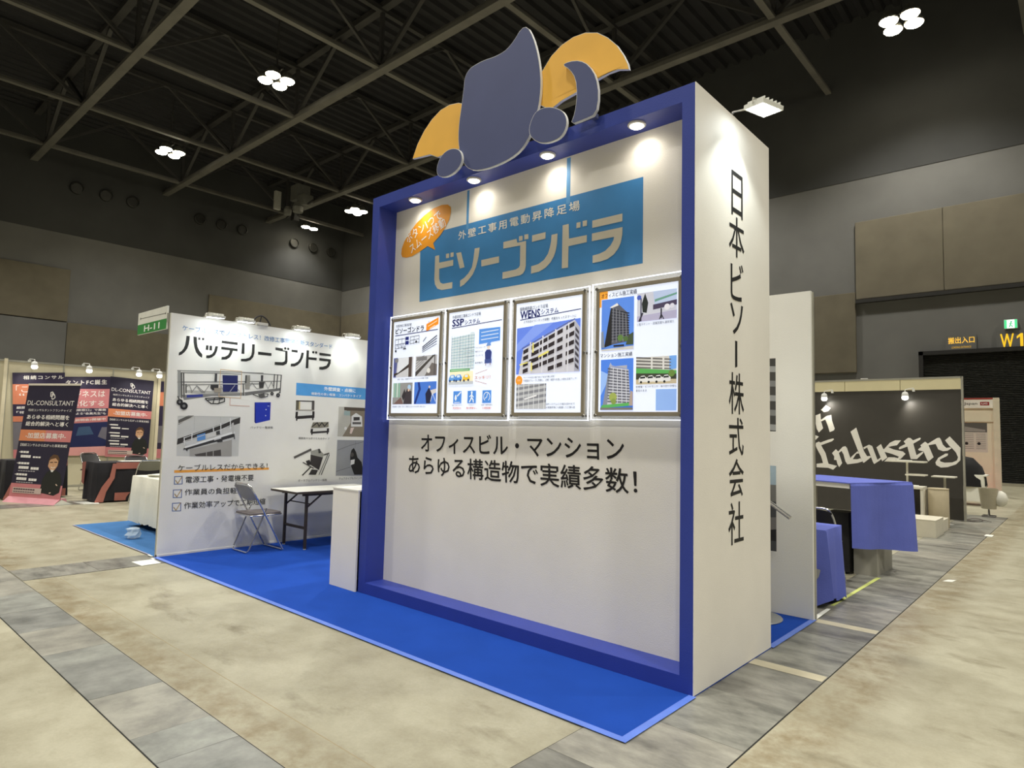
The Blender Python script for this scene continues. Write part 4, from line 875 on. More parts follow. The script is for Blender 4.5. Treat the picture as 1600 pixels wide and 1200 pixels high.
# text block
pr = Print('x', LX); pr.poly([(-0.583,0.945),(0.533,0.946),(0.535,0.918),(-0.581,0.915)], (236, 164, 70)); pr.build('underline', PA)
lettering('ケーブルレスだからできる！', 'x', LX + .001, [(-0.545,0.933),(0.515,0.932),(-0.549,1.005)], BK2, PA, 0.002)
for i, (bx, q, tt) in enumerate([([(-0.575,0.874),(-0.494,0.874),(-0.489,0.79),(-0.574,0.791)], [(-0.455,0.797),(0.341,0.792),(-0.455,0.871)], '電源工事・発電機不要'),
                                 ([(-0.579,0.727),(-0.49,0.726),(-0.488,0.639),(-0.577,0.642)], [(-0.455,0.66),(0.228,0.647),(-0.456,0.731)], '作業員の負担軽減'),
                                 ([(-0.58,0.58),(-0.491,0.579),(-0.489,0.491),(-0.578,0.495)], [(-0.454,0.508),(0.507,0.495),(-0.455,0.583)], '作業効率アップで工期短縮')]):
    lettering(tt, 'x', LX, q, BK2, PA, 0.006)
    pr = Print('x', LX); pr.line(bx, .008, (70, 96, 150), closed=True)
    c = [(bx[0][0] + bx[2][0]) / 2, (bx[0][1] + bx[2][1]) / 2]; pr.line([(c[0] - .03, c[1] + .0), (c[0] - .005, c[1] - .035), (c[0] + .04, c[1] + .045)], .009, (170, 140, 80)); pr.build('check_box', PA)
# second block near the tower
pr = Print('x', LX); pr.poly([(0.852,2.024),(1.926,2.021),(1.934,1.861),(0.854,1.865)], (84, 158, 220)); pr.build('title_band', PA)
lettering('外壁調査・点検に', 'x', LX + .001, [(1.261,1.949),(1.759,1.947),(1.259,2.0)], (244, 248, 252), PA, 0.02)
lettering('機動性の高い軽量・コンパクトタイプ', 'x', LX + .001, [(1.073,1.88),(1.853,1.884),(1.071,1.916)], (244, 248, 252), PA, 0.008)
pr = Print('x', LX)
def folding_unit(o, wv, hv, tall):
    """little folding gondola picture; o = lower-left, wv/hv = width/height vectors"""
    f = lambda a, b: (o[0] + wv[0] * a + hv[0] * b, o[1] + wv[1] * a + hv[1] * b)
    D, G_ = (44, 40, 40), (150, 146, 134)
    pr.poly([f(.05, .05), f(.97, .12), f(.97, .26), f(.05, .2)], D); pr.poly([f(.08, .2), f(.95, .27), f(.95, .46), f(.15, .42)], (216, 216, 210)); pr.poly([f(.0, .1), f(.12, .1), f(.14, .42), f(.02, .42)], D); pr.poly([f(.88, .12), f(1, .12), f(1, .45), f(.88, .45)], D)
    pr.line([f(.08, .0), f(.08, .2)], .02, D); pr.line([f(.92, .03), f(.92, .2)], .02, D)
    if tall:
        pr.poly([f(.02, .48), f(.17, .48), f(.17, .98), f(.02, .98)], (96, 92, 78)); pr.poly([f(.17, .5), f(.24, .5), f(.24, .93), f(.17, .93)], (198, 184, 140)); pr.poly([f(.84, .5), f(.98, .5), f(.98, .98), f(.84, .98)], (84, 80, 76)); pr.line([f(.05, .95), f(.95, .95)], .012, D); pr.line([f(.1, .5), f(.95, .5)], .012, G_)
    else:
        pr.poly([f(.02, .5), f(.12, .92), f(.97, .95), f(.97, .55), f(.5, .5)], (128, 124, 108)); pr.line([f(.1, .6), f(.35, .9), f(.45, .6), f(.6, .9), f(.75, .6), f(.92, .9)], .014, D)
a = [(0.858,1.541),(1.135,1.548),(0.853,1.803)]; folding_unit(a[0], (a[1][0] - a[0][0], a[1][1] - a[0][1]), (a[2][0] - a[0][0], a[2][1] - a[0][1]), True)
a = [(1.085,1.363),(1.362,1.37),(1.082,1.533)]; folding_unit(a[0], (a[1][0] - a[0][0], a[1][1] - a[0][1]), (a[2][0] - a[0][0], a[2][1] - a[0][1]), False)
pr.poly([(1.102,1.097),(1.168,1.155),(1.294,1.082),(1.236,0.892),(1.105,0.967)], (54, 50, 50)); pr.poly([(1.102,1.144),(1.221,1.173),(1.307,1.094),(1.282,1.059),(1.105,1.097)], (150, 150, 142)); pr.line([(0.875,1.065),(1.101,1.162)], .03, (84, 82, 78))
pr.poly([(1.037,1.015),(1.088,1.032),(1.125,0.966),(1.066,0.962)], (40, 38, 38)); pr.line([(0.998,0.999),(1.154,0.918)], .012, (60, 58, 56)); pr.line([(1.0,0.835),(1.107,0.932)], .018, (60, 58, 56)); pr.poly([(1.085,0.838),(1.128,0.907),(1.222,0.893),(1.192,0.832)], (50, 48, 48))
pr.line([(1.362,1.106),(1.239,0.833)], .010, (90, 90, 88)); pr.line([(1.383,1.093),(1.273,0.831)], .010, (70, 70, 70)); pr.line([(1.307,1.094),(1.375,1.112)], .02, (90, 88, 84)); pr.poly([(1.208,1.173),(1.235,1.173),(1.258,1.119),(1.218,1.113)], (60, 60, 56))
pr.build('gondola_picture', PA)
lettering('運搬楽々な折りたたみタイプ', 'x', LX, [(0.918,1.297),(1.373,1.293),(0.917,1.326)], (70, 70, 68), PA, 0); lettering('ポータブルバッテリー採用', 'x', LX, [(0.94,0.75),(1.359,0.742),(0.939,0.783)], (70, 70, 68), PA, 0)
lettering('チェアタイプもラインナップ', 'x', LX, [(1.551,0.751),(1.992,0.743),(1.549,0.785)], (70, 70, 68), PA, 0)
pr = Print('x', LX)
pr.poly([(1.499,1.743),(1.944,1.743),(1.963,1.335),(1.498,1.339)], (134, 124, 108)); pr.poly([(1.499,1.743),(1.585,1.741),(1.694,1.614),(1.698,1.526),(1.576,1.34),(1.498,1.339)], (188, 186, 176)); pr.poly([(1.585,1.741),(1.944,1.743),(1.946,1.699),(1.587,1.698)], (84, 74, 64)); pr.poly([(1.588,1.691),(1.683,1.689),(1.686,1.626),(1.584,1.629)], (158, 178, 176))
pr.poly([(1.708,1.621),(1.78,1.667),(1.881,1.62),(1.895,1.48),(1.708,1.476)], (222, 222, 220)); pr.poly([(1.742,1.609),(1.843,1.612),(1.845,1.568),(1.744,1.559)], (56, 54, 54)); pr.poly([(1.727,1.54),(1.869,1.543),(1.871,1.511),(1.729,1.508)], (90, 88, 86)); pr.poly([(1.702,1.458),(1.76,1.465),(1.72,1.376),(1.691,1.382)], (226, 206, 196)); pr.disc([(1.621,1.45)][0], .022, (222, 222, 220))
pr.build('photo_print', PA)
pr = Print('x', LX)
pr.poly([(1.497,1.292),(1.966,1.29),(1.989,0.79),(1.496,0.808)], (146, 148, 152)); pr.line([(1.511,1.153),(1.713,1.22),(1.966,1.277)], .006, (100, 102, 106)); pr.line([(1.5,0.866),(1.728,0.921)], .006, (96, 98, 102)); pr.line([(1.792,1.277),(1.789,1.176)], .004, (110, 112, 114))
pr.poly([(1.731,1.152),(1.767,1.183),(1.807,1.126),(1.833,1.05),(1.904,0.986),(1.958,0.808),(1.792,0.813),(1.743,0.915),(1.717,0.99),(1.712,1.089)], (34, 32, 32)); pr.disc([(1.742,1.089)][0], .03, (80, 76, 74)); pr.poly([(1.723,1.015),(1.789,1.026),(1.785,0.963),(1.727,0.946)], (222, 222, 222))
pr.build('photo_print', PA)
# floodlights clamped on the wall top
FL = ['small clip floodlight on the battery wall nearest the H-11 sign', 'lit clip floodlight above the first words of the battery wall',
      'lit clip floodlight above the middle of the battery wall lettering', 'lit clip floodlight on the battery wall nearest the blue tower']
for (y, z), lb in zip([(-.33, 2.705), (.03, 2.705), (.77, 2.705), (1.53, 2.705)], FL):
    floodlight('clip_floodlight', (LX - .03, y, 2.703), (LX + .17, y + .03, 2.685), (LX + .03, y + .06, 1.2), lb, 10, 125, 'clip floodlights on the battery wall', .17)
cb = thing('cable_clamp', 'dark clamp with looped cable on the battery wall top between floodlights', 'clamp', (LX - .03, .35, 2.70))
MB().box(LX - .05, LX + .02, .28, .42, 2.701, 2.735, ch=.005).build('clamp_body', mat('clamp_pale', (206, 204, 196), .5), cb)
MB().tube(rounded([(LX - .02, .24, 2.74), (LX - .02, .28, 2.80), (LX - .02, .35, 2.83), (LX - .02, .42, 2.79), (LX - .02, .47, 2.715)], .05), .010, n=6).tube([(LX - .02, .33, 2.735), (LX - .02, .35, 2.83)], .008, n=6).build('cable', mat('cable_black', (34, 32, 32), .6), cb)
# H-11 sign plate on the wall end
hs = thing('booth_number_sign', 'green and white booth number sign H-11 fixed to the wall end', 'sign', (-6.43, -.72, 2.51))
SPN = MB().box(-6.885, -5.985, -.735, -.717, 2.520, 2.785, ch=.003).build('sign_board', mat('sign_plate_white', (226, 226, 218), .5), hs)
pr = Print('y', -.735); pr.rect((-6.883, 2.522), (-5.987, 2.640), (62, 138, 72)); pr.build('green_band', SPN)
pr = Print('y', -.735); pr.line([(-6.81, 2.712), (-6.40, 2.706), (-6.02, 2.700)], .006, (60, 60, 58)); pr.disc((-6.80, 2.712), .014, (70, 70, 66), 8); pr.disc((-6.03, 2.700), .012, (60, 60, 58), 8); pr.build('exhibitor_line', SPN)
lettering('H-11', 'y', -.735, [(-6.66, 2.545), (-6.19, 2.545), (-6.66, 2.615)], (240, 244, 236), SPN, 0.02)
MB().box(-6.0, -5.97, -.734, -.718, 2.6, 2.7).build('bracket', ALUF, hs)

# ================================================================== folding table and chair by the wall
FB = mat('table_frame_brown', (62, 52, 44), .55, .2); TTOP = mat('table_top_white', (236, 234, 224), .35, var=.02); TEDG = mat('table_edge_dark', (70, 60, 50), .6)
Zc = .0095
tb = thing('folding_table', 'white topped folding table with dark brown legs against the battery wall', 'table', (-5.52, 1.1, Zc))
X0, X1, Y0, Y1, ZTB = -5.815, -5.215, .52, 1.72, .70
MB().box(X0, X1, Y0, Y1, ZTB - .004, ZTB).build('table_top', TTOP, tb); MB().box(X0 - .002, X1 + .002, Y0 - .002, Y1 + .002, ZTB - .028, ZTB - .0045).build('top_edge', TEDG, tb)
MB().box(X0 + .05, X0 + .08, Y0 + .12, Y1 - .12, ZTB - .06, ZTB - .029).box(X1 - .08, X1 - .05, Y0 + .12, Y1 - .12, ZTB - .06, ZTB - .029).build('rail', FB, tb)
for y in (Y0 + .17, Y1 - .17):
    for x in (X0 + .06, X1 - .06):
        MB().box(x - .014, x + .014, y - .014, y + .014, Zc + .012, ZTB - .03).build('leg', FB, tb)
        MB().lathe((x, y, Zc + .0008), [(.015, 0), (.017, .004), (.014, .012)], n=10).build('glide', mat('glide_pale', (200, 198, 190), .5), tb)
        s_ = 1 if y < 1.1 else -1
        MB().beam((x, y, ZTB - .20), (x, y + s_ * .20, ZTB - .05), .012, .018).build('folding_brace', FB, tb)
    MB().box(X0 + .074, X1 - .074, y - .009, y + .009, .245, .275).build('crossbar', FB, tb)
    MB().box(X0 + .074, X1 - .074, y - .006 + (.06 if y < 1.1 else -.06), y + .006 + (.06 if y < 1.1 else -.06), ZTB - .166, ZTB - .154).build('brace_link', FB, tb)
CHR = mat('chrome_tube', (206, 206, 204), .22, .9, var=.02); VIN = mat('vinyl_taupe', (104, 96, 96), .5, var=.05); VINB = mat('vinyl_back_grey', (146, 144, 138), .5, var=.05)
def folding_chair(label, loc, rz, seat_m=VIN, back_m=VINB, tube_m=CHR, group=None):
    """faces local +y, base at the middle of its feet"""
    t = thing('folding_chair', label, 'chair', (0, 0, 0), 0, group)
    hw = .215
    pts = [(-hw, .19, .012), (hw, .19, .012)]
    # main U: front feet up to the backrest top
    main = rounded([(-hw, .21, .011), (-hw + .0, -.15, .66), (-hw + .03, -.215, .78), (hw - .03, -.215, .78), (hw, -.15, .66), (hw, .21, .011)], .07, 6)
    MB().tube(main, .0105, n=8).build('main_frame', tube_m, t, smooth=True)
    rear = rounded([(-hw + .022, .0, .50), (-hw + .022, -.20, .011), (hw - .022, -.20, .011), (hw - .022, .0, .50)], .05, 5)
    MB().tube(rear, .0095, n=8).build('rear_frame', tube_m, t, smooth=True)
    MB().tube([(-hw, .205, .0115), (hw, .205, .0115)], .0095, n=8).build('front_foot_bar', tube_m, t, smooth=True)
    loop = [(-.19, -.16), (-.175, -.19), (.175, -.19), (.19, -.16), (.195, .16), (.16, .205), (0, .215), (-.16, .205), (-.195, .16)]
    MB().plate(smooth_loop(loop, 1), 'z', .425, .447, None).build('seat', seat_m, t)
    rim = [(p[0] * 1.03, p[1] * 1.03, .424) for p in smooth_loop(loop, 1)]
    MB().tube(rim, .008, n=6, closed=True).build('seat_rim', tube_m, t, smooth=True)
    MB().beam((-.20, .02, .41), (.20, .02, .41), .02, .012).build('seat_bracket', tube_m, t)
    mb = MB(); vs = []; fs = []; n = 9
    for i in range(n):
        u = -1 + 2 * i / (n - 1); bow = -.03 * (1 - u * u)
        for j, (z, y) in enumerate([(.585 + .02 * u * u, -.108), (.62, -.128), (.70, -.172), (.768, -.208)]):
            zz = z - (.03 * abs(u) ** 4 if j == 3 else 0)
            for th in (0, .014): vs.append((u * .205, y + bow + th, zz))
    for i in range(n - 1):
        for j in range(3):
            a = i * 8 + j * 2; b = a + 8
            fs += [(a, b, b + 2, a + 2), (a + 1, a + 3, b + 3, b + 1)]
        a = i * 8; fs += [(a, a + 1, a + 9, a + 8), (a + 6, a + 14, a + 15, a + 7)]
    fs += [(0, 2, 3, 1), (2, 4, 5, 3), (4, 6, 7, 5)]; b = (n - 1) * 8; fs += [(b, b + 1, b + 3, b + 2), (b + 2, b + 3, b + 5, b + 4), (b + 4, b + 5, b + 7, b + 6)]
    mb.add(vs, fs); mb.build('backrest', back_m, t, smooth=True)
    t.location = loc; t.rotation_euler = (0, 0, rz)
    return t
folding_chair('chrome folding chair with grey seat in front of the printed battery wall', (-5.63, .275, Zc + .0005), 0)


# ================================================================== back wall of the main booth
bw = thing('rear_partition', 'white booth back wall ending beside the tower with cut off grey photos', 'partition', (-3, 2.16, 0))
PB = MB().box(-5.90, 0.002, 2.112, 2.145, .0115, 2.70).build('wall_sheet', WHITE_G, bw)
MB().box(-.006, .012, 2.146, 2.168, 0, 2.695).box(-.030, .004, 2.170, 2.192, 0, 2.685).build('edge_profile', ALUF, bw)
pr = Print('y', 2.112)
pr.rect((-1.0, 1.523), (-.288, 2.149), (70, 70, 68)); 
for k in range(5): pr.poly([(-.9, 1.56 + k * .125), (-.288, 1.53 + k * .125), (-.288, 1.58 + k * .125), (-.9, 1.62 + k * .125)], (128, 130, 130) if k % 2 else (156, 158, 158))
pr.build('photo_print', PB)
pr = Print('y', 2.112); pr.rect((-1.0, .516), (-.288, 1.231), (74, 76, 78)); pr.rect((-1.0, 1.07), (-.288, 1.231), (158, 178, 190)); pr.rect((-1.0, .93), (-.288, 1.07), (118, 118, 114)); pr.rect((-1.0, .60), (-.288, .75), (40, 40, 42))
pr.poly([(-.5, .66), (-.288, .70), (-.288, .80), (-.45, .78)], (120, 118, 116)); pr.build('photo_print', PB)
st = thing('round_base_stand', 'stand on a flat grey round base with a tilted steel bar by the tower', 'stand', (-.42, 1.86, .0115))
MB().lathe((-.40, 1.85, .0112), [(.235, 0), (.24, .004), (.235, .010), (.05, .012)], n=40).build('base', mat('base_grey_satin', (150, 152, 150), .4, .3), st)
MB().tube([(-.40, 1.85, .02), (-.40, 1.85, 1.02)], .016, n=10).build('pole', CHR, st)
MB().tube([(-.46, 1.72, 1.13), (-.024, 1.66, .862)], .014, n=10).tube([(-.17, 1.68, .951), (-.024, 1.66, .862)], .017, n=10).build('tilted_bar', CHR, st)
MB().box(-.47, -.35, 1.74, 1.86, .98, 1.10, ch=.01).build('head', mat('stand_head_grey', (120, 120, 118), .5), st)

# ================================================================== neighbouring booth with pale blue carpet
CARP2 = mat('needle_felt_light_blue', (72, 118, 172), .95, var=.08, scale=3, bump=.5, bscale=500, spec=.1)
c2 = thing('pale_blue_carpet', 'paler blue carpet wedge of the neighbouring booth past the battery wall', 'carpet', (-7.5, 1, 0))
MB().box(-8.96, -5.985, -.715, 2.3, .0035, .009).build('felt', CARP2, c2)
MB().box(-8.96, -6.10, -.728, -.708, .009, .0104).build('edge_tape', mat('tape_grey_violet', (150, 150, 176), .4), c2)
def sheet_on_floor(name, label, cat, pts, m, z=.004):
    o_ = MB().plate(pts, 'z', z, z + .0012).build(name, m, None); tag(o_, label, cat); return o_
PAPER = mat('paper_white', (236, 236, 226), .6, var=.02)
sheet_on_floor('paper_sheet', 'blank white paper sheet on the concrete at the battery wall foot', 'paper', [(-5.853, -.98), (-5.58, -.975), (-5.60, -.78), (-5.849, -.772)], PAPER)
sheet_on_floor('tape_strip', 'short white tape strip on the pale blue carpet edge', 'tape', [(-6.10, -.745), (-5.99, -.745), (-5.99, -.722), (-6.10, -.722)], PAPER, .0108)
sheet_on_floor('tape_strip', 'short white tape strip where the vivid blue carpet begins at the wall end', 'tape', [(-5.93, -.772), (-5.84, -.772), (-5.84, -.748), (-5.93, -.748)], PAPER, .0042)
# white-clothed table
CLOTH = mat('tablecloth_white', (226, 224, 210), .85, var=.04, scale=3, bump=.2, bscale=40)
def draped(name, x0, x1, y0, y1, zt, zb, m, wave=.02, seed=1, parent=None, hem=0.0):
    """cloth over a rectangular table: top and four folded sides"""
    rnd = random.Random(seed); per = []
    def side(ax, a, b, fixed, nx, ny):
        n = max(3, int(abs(b - a) / .06))
        for i in range(n):
            t = i / n; v = a + (b - a) * t; off = wave * (0.5 + 0.5 * math.sin(v * 23 + seed) * math.sin(v * 9 + seed * 2))
            p = (v, fixed) if ax == 'x' else (fixed, v); per.append((p[0], p[1], nx * off, ny * off))
    side('x', x0, x1, y0, 0, -1); side('y', y0, y1, x1, 1, 0); side('x', x1, x0, y1, 0, 1); side('y', y1, y0, x0, -1, 0)
    n = len(per); mb = MB(); vs = []; hs = [rnd.uniform(0, hem) for _ in range(n)]
    for k, (z, f) in enumerate([(zt, 0), (zt - .012, .25), (zt - (zt - zb) * .35, .7), (zb, 1.35)]):
        for i, p in enumerate(per): vs.append((p[0] + p[2] * f, p[1] + p[3] * f, z + (hs[i] if k == 3 else 0)))
    fs = [(k * n + i, k * n + (i + 1) % n, (k + 1) * n + (i + 1) % n, (k + 1) * n + i) for k in range(3) for i in range(n)]
    fs.append(list(range(n)))
    mb.add(vs, fs); return mb.build(name, m, parent, smooth=True)
wt = thing('folding_table', 'table under the white cloth behind the battery wall, on pale blue carpet', 'table', (-7.3, .15, .009))
MB().box(-8.44, -6.25, -.14, .40, .680, .705).build('table_top', TTOP, wt)
for x in (-8.30, -6.4):
    for y in (-.06, .32): MB().box(x - .014, x + .014, y - .014, y + .014, .0098, .68).build('leg', FB, wt)
o = draped('tablecloth', -8.46, -6.23, -.16, .42, .712, .07, CLOTH, .05, 3, None, .04); tag(o, 'long white cloth draped over the table behind the battery wall', 'tablecloth')
MB()
for i, (x, y, a, lb) in enumerate([(-8.0, .12, .2, 'open stack of white leaflets on the white cloth corner'), (-7.35, .05, -.3, 'creased white paper bundle on the white cloth by the wall end')]):
    mb = MB()
    for k in range(4):
        c_, s_ = math.cos(a + k * .12), math.sin(a + k * .12); q = [(-.21, -.15), (.21, -.15), (.21, .15), (-.21, .15)]
        mb.plate([(x + u * c_ - v * s_ + .02 * k, y + u * s_ + v * c_) for u, v in q], 'z', .7135 + k * .009, .7165 + k * .009 + .004)
    o = mb.build('leaflet_stack', PAPER, None); tag(o, lb, 'leaflets')
cup = thing('plastic_bag', 'small crumpled clear plastic bag lying on the pale blue carpet', 'bag', (-7.30, -.50, .0092))
mb = MB(); rnd = random.Random(5); vs = []; n = 12
prof = [(.03, 0), (.075, .015), (.085, .05), (.07, .09), (.08, .125), (.03, .14)]
for r, h in prof:
    for j in range(n):
        k = 1 + rnd.uniform(-.22, .22); vs.append((-7.30 + r * k * math.cos(2 * PI * j / n), -.50 + r * k * math.sin(2 * PI * j / n), .0095 + h))
fs = [(i * n + j, i * n + (j + 1) % n, (i + 1) * n + (j + 1) % n, (i + 1) * n + j) for i in range(5) for j in range(n)] + [list(range(n))[::-1], [5 * n + j for j in range(n)]]
mb.add(vs, fs); mb.build('crumpled_film', mat('film_clear', (206, 222, 236), .15, var=0, alpha=.6), cup)

# ================================================================== far booth with dark and pink banners (wall x = -15.1)
BEIGE = mat('system_panel_beige', (206, 198, 170), .55, var=.02); BX = -15.1
NAVY, NAVY2, PINK, ORG, WHT = (48, 40, 68), (44, 40, 60), (206, 130, 134), (214, 132, 100), (236, 232, 228)
fw_ = thing('system_wall', 'beige system panel wall of the banner booth with a top rail', 'partition', (BX, 1.0, 0))
for i, (a, b) in enumerate([(-3.46, -2.48), (-2.47, -1.49), (-1.48, -.5), (-.49, .49), (.50, 1.46), (1.47, 2.43), (2.48, 3.44), (3.45, 4.42), (4.43, 5.4)]):
    MB().box(BX - .03, BX, a, b, .05, 2.66).build('panel', BEIGE, fw_)
for y in (-3.47, -2.475, -1.485, -.495, .495, 1.465, 2.455, 3.445, 4.425): MB().box(BX - .035, BX + .012, y - .012, y + .012, 0, 2.69).build('post', ALUF, fw_)
MB().box(BX - .035, BX + .014, -3.48, 5.4, 2.66, 2.70).box(BX - .035, BX + .010, -3.48, 5.4, .01, .05).build('rail', ALUF, fw_)
MB().box(BX + .02, BX + .05, -.56, -.50, 0, 2.72).box(BX + .02, BX + .05, 2.43, 2.49, 0, 2.70).build('cover_strip', mat('strip_cream', (224, 214, 186), .5), fw_)
def person_print(pr, f, dark):
    """printed portrait: head and folded arms, f maps (s, t)"""
    pr.poly([f(*p) for p in [(.58, .05), (.60, .17), (.66, .235), (.72, .25), (.84, .25), (.92, .225), (.97, .15), (.96, .06), (.86, .03)]], dark)
    pr.poly([f(*p) for p in [(.66, .285), (.67, .335), (.72, .365), (.80, .365), (.84, .33), (.84, .29), (.79, .25), (.72, .25)]], (206, 160, 124))
    pr.poly([f(*p) for p in [(.655, .32), (.67, .36), (.73, .39), (.81, .385), (.86, .35), (.85, .30), (.835, .335), (.78, .358), (.69, .345)]], (96, 70, 50))
    pr.line([f(.69, .318), f(.74, .320)], .012, (60, 44, 38)); pr.line([f(.77, .322), f(.82, .322)], .012, (60, 44, 38)); pr.line([f(.72, .278), f(.76, .270), f(.80, .280)], .010, (236, 224, 214)); pr.line([f(.755, .31), f(.752, .295)], .006, (170, 120, 90))
    pr.poly([f(*p) for p in [(.72, .255), (.79, .255), (.77, .235), (.74, .235)]], (226, 222, 218)); pr.line([f(.90, .12), f(.87, .13)], .014, (224, 196, 176)); pr.line([f(.80, .055), f(.77, .05)], .014, (224, 196, 176))
def squiggle(pr, f, s0, s1, t, w_, c=WHT):
    n = max(2, int((s1 - s0) / .045)); 
    for k in range(n): 
        a = s0 + (s1 - s0) * k / n; pr.line([f(a, t), f(a + (s1 - s0) / n * .72, t)], w_, c)
def consultant_print(parent, plane, v, Q, person=True):
    """the dark poster layout used twice: crest, latin word mark, lines of text, pink band, list and portrait; Q = quad"""
    f = lambda s, t: bil(Q, s, t)
    pr = Print(plane, v); pr.poly([f(0, .0), f(1, .0), f(1, 1), f(0, 1)], NAVY2); pr.poly([f(0, .0), f(1, .0), f(1, .12), f(0, .12)], PINK); pr.build('print_ground', parent)
    pr = Print(plane, v + .0008 * SIDE[plane]); pr.poly([f(0, .50), f(.5, .50), f(.5, .60), f(0, .60)], (216, 136, 96)); pr.poly([f(.5, .50), f(1, .50), f(1, .60), f(.5, .60)], (206, 128, 128)); pr.build('print_band', parent)
    pr = Print(plane, v + .0008 * SIDE[plane])
    pr.line([f(.46, .935), f(.49, .94), f(.52, .925), f(.51, .905), f(.47, .90)], .012, WHT, closed=True); pr.line([f(.49, .925), f(.54, .915), f(.56, .89), f(.52, .875), f(.50, .88)], .012, WHT, closed=True)
    for k, (t0, hd) in enumerate(((.40, .07), (.30, .07), (.20, .07))):
        pr.line([f(.05, t0), f(.065, t0)], .01, WHT); squiggle(pr, f, .08, .30 if k else .25, t0, .028, WHT); squiggle(pr, f, .10, .30, t0 - .038, .036, WHT); squiggle(pr, f, .34, .5, t0 - .042, .022 if k == 0 else .034, WHT)
        if k: squiggle(pr, f, .10, .44, t0 - .068, .010, (190, 186, 190))
    pr.poly([f(.06, .035), f(.62, .035), f(.62, .085), f(.06, .085)], (206, 186, 176)); squiggle(pr, f, .08, .5, .07, .02, (90, 70, 80)); squiggle(pr, f, .08, .5, .048, .012, (90, 70, 80))
    pr.build('small_print', parent)
    def T(tt, s0, s1, t0, t1, b=.004, c=WHT): lettering(tt, plane, v + .001 * SIDE[plane], [f(s0, t0), f(s1, t0 ), f(s0, t1)], c, parent, b)
    T('DL-CONSULTANT', .04, .94, .82, .862, .0); T('相続コンサルタントフランチャイズ', .08, .92, .765, .788, .0)
    T('あらゆる相続問題を', .08, .90, .695, .735, .02); T('総合的解決へと導く', .08, .90, .635, .675, .02); T('-加盟店募集中-', .12, .90, .525, .575, .012); T('【相続コンサルから広がった事業実績】', .05, .95, .452, .478, .004)
    if person:
        pr = Print(plane, v + .0014 * SIDE[plane]); person_print(pr, f, (40, 42, 40)); pr.build('portrait_print', parent)
PXC = BX + .04
SAT = mat('banner_fabric_navy', NAVY, .45, var=.05)
def wall_banner(label, Q, name='wall_banner'):
    o_ = MB().plate([tuple(p) for p in Q], 'x', PXC - .006, PXC).build(name, SAT, None); tag(o_, label, 'banner'); return o_
# first wall banner
Q1 = [(-0.284,0.65),(0.586,0.636),(0.515,2.507),(-0.412,2.43)]
o = wall_banner('dark wall banner with an orange quote block, partly behind the leaning roll-up banner', Q1); f = lambda s, t: bil(Q1, s, t)
pr = Print('x', PXC); pr.poly([f(0, .63), f(1, .63), f(1, .865), f(0, .865)], ORG); pr.poly([f(0, .425), f(1, .425), f(1, .49), f(0, .49)], ORG); pr.poly([f(0, 0), f(1, 0), f(1, .42), f(0, .42)], (120, 116, 124)); pr.poly([f(0, 0), f(1, 0), f(1, .1), f(0, .1)], PINK); pr.build('print_ground', o)
lettering('相続コンサル', 'x', PXC, [f(.20, .92), f(.97, .925), f(.20, .965)], WHT, o, .03, 1.3); lettering('「この', 'x', PXC + .001, [f(.06, .77), f(.5, .77), f(.06, .85)], WHT, o, 0); lettering('“', 'x', PXC + .001, [f(.12, .73), f(.22, .73), f(.12, .76)], WHT, o, 0)
lettering('顧問', 'x', PXC, [f(.07, .575), f(.24, .575), f(.07, .605)], WHT, o, .02); lettering('「相', 'x', PXC, [f(.07, .52), f(.24, .52), f(.07, .55)], WHT, o, .02)
# second wall banner
Q2 = [(0.559,0.692),(1.397,0.68),(1.409,2.484),(0.521,2.417)]
o = wall_banner('dark wall banner with a pink block and a night blue picture, in the middle', Q2); f2 = lambda s, t: bil(Q2, s, t)
pr = Print('x', PXC); pr.poly([f2(0, .60), f2(1, .60), f2(1, .845), f2(0, .845)], PINK); pr.poly([f2(0, .40), f2(1, .43), f2(1, .505), f2(0, .47)], (200, 126, 124)); pr.poly([f2(0, .10), f2(1, .12), f2(1, .43), f2(0, .40)], (36, 42, 84)); pr.poly([f2(0, .0), f2(1, .0), f2(1, .12), f2(0, .10)], (224, 160, 156)); pr.poly([f2(.3, .25), f2(.7, .27), f2(.6, .37), f2(.35, .36)], (64, 88, 120)); pr.poly([f2(.8, .24), f2(1, .20), f2(1, .36), f2(.88, .36)], (112, 108, 120)); pr.build('print_ground', o)
lettering('タントFC誕生', 'x', PXC, [f2(.02, .895), f2(.92, .905), f2(.02, .955)], WHT, o, .03, 1.3); lettering('ビジネスは', 'x', PXC + .001, [f2(.05, .735), f2(.9, .745), f2(.05, .82)], WHT, o, .008); lettering('“進化する', 'x', PXC + .001, [f2(.05, .625), f2(.9, .625), f2(.05, .70)], WHT, o, .008)
lettering('あの相談窓口」で業務', 'x', PXC, [f2(.02, .56), f2(.95, .565), f2(.02, .59)], WHT, o, .02); lettering('連携による“会員先生”も', 'x', PXC, [f2(.0, .515), f2(.95, .52), f2(.0, .545)], WHT, o, .02); lettering('事業説明会♪開催中', 'x', PXC + .001, [f2(.05, .425), f2(.95, .45), f2(.05, .455)], WHT, o, .012)
# third wall banner
Q3 = [(1.399,0.659),(2.306,0.618),(2.336,2.454),(1.408,2.495)]
o = wall_banner('dark wall banner with portrait in black and a thin word mark, nearest the battery wall', Q3)
consultant_print(o, 'x', PXC, Q3)
# strip of a next banner past the post
Q4 = [(2.487,0.605),(2.602,0.603),(2.566,2.46),(2.48,2.454)]
o = wall_banner('narrow strip of a dark and orange banner past the wall post', Q4); pr = Print('x', PXC)
for t0, t1, c in ((.0, .12, PINK), (.2, .42, (116, 112, 120)), (.68, .86, ORG)): pr.poly([bil(Q4, 0, t0), bil(Q4, 1, t0), bil(Q4, 1, t1), bil(Q4, 0, t1)], c)
pr.build('print_ground', o)
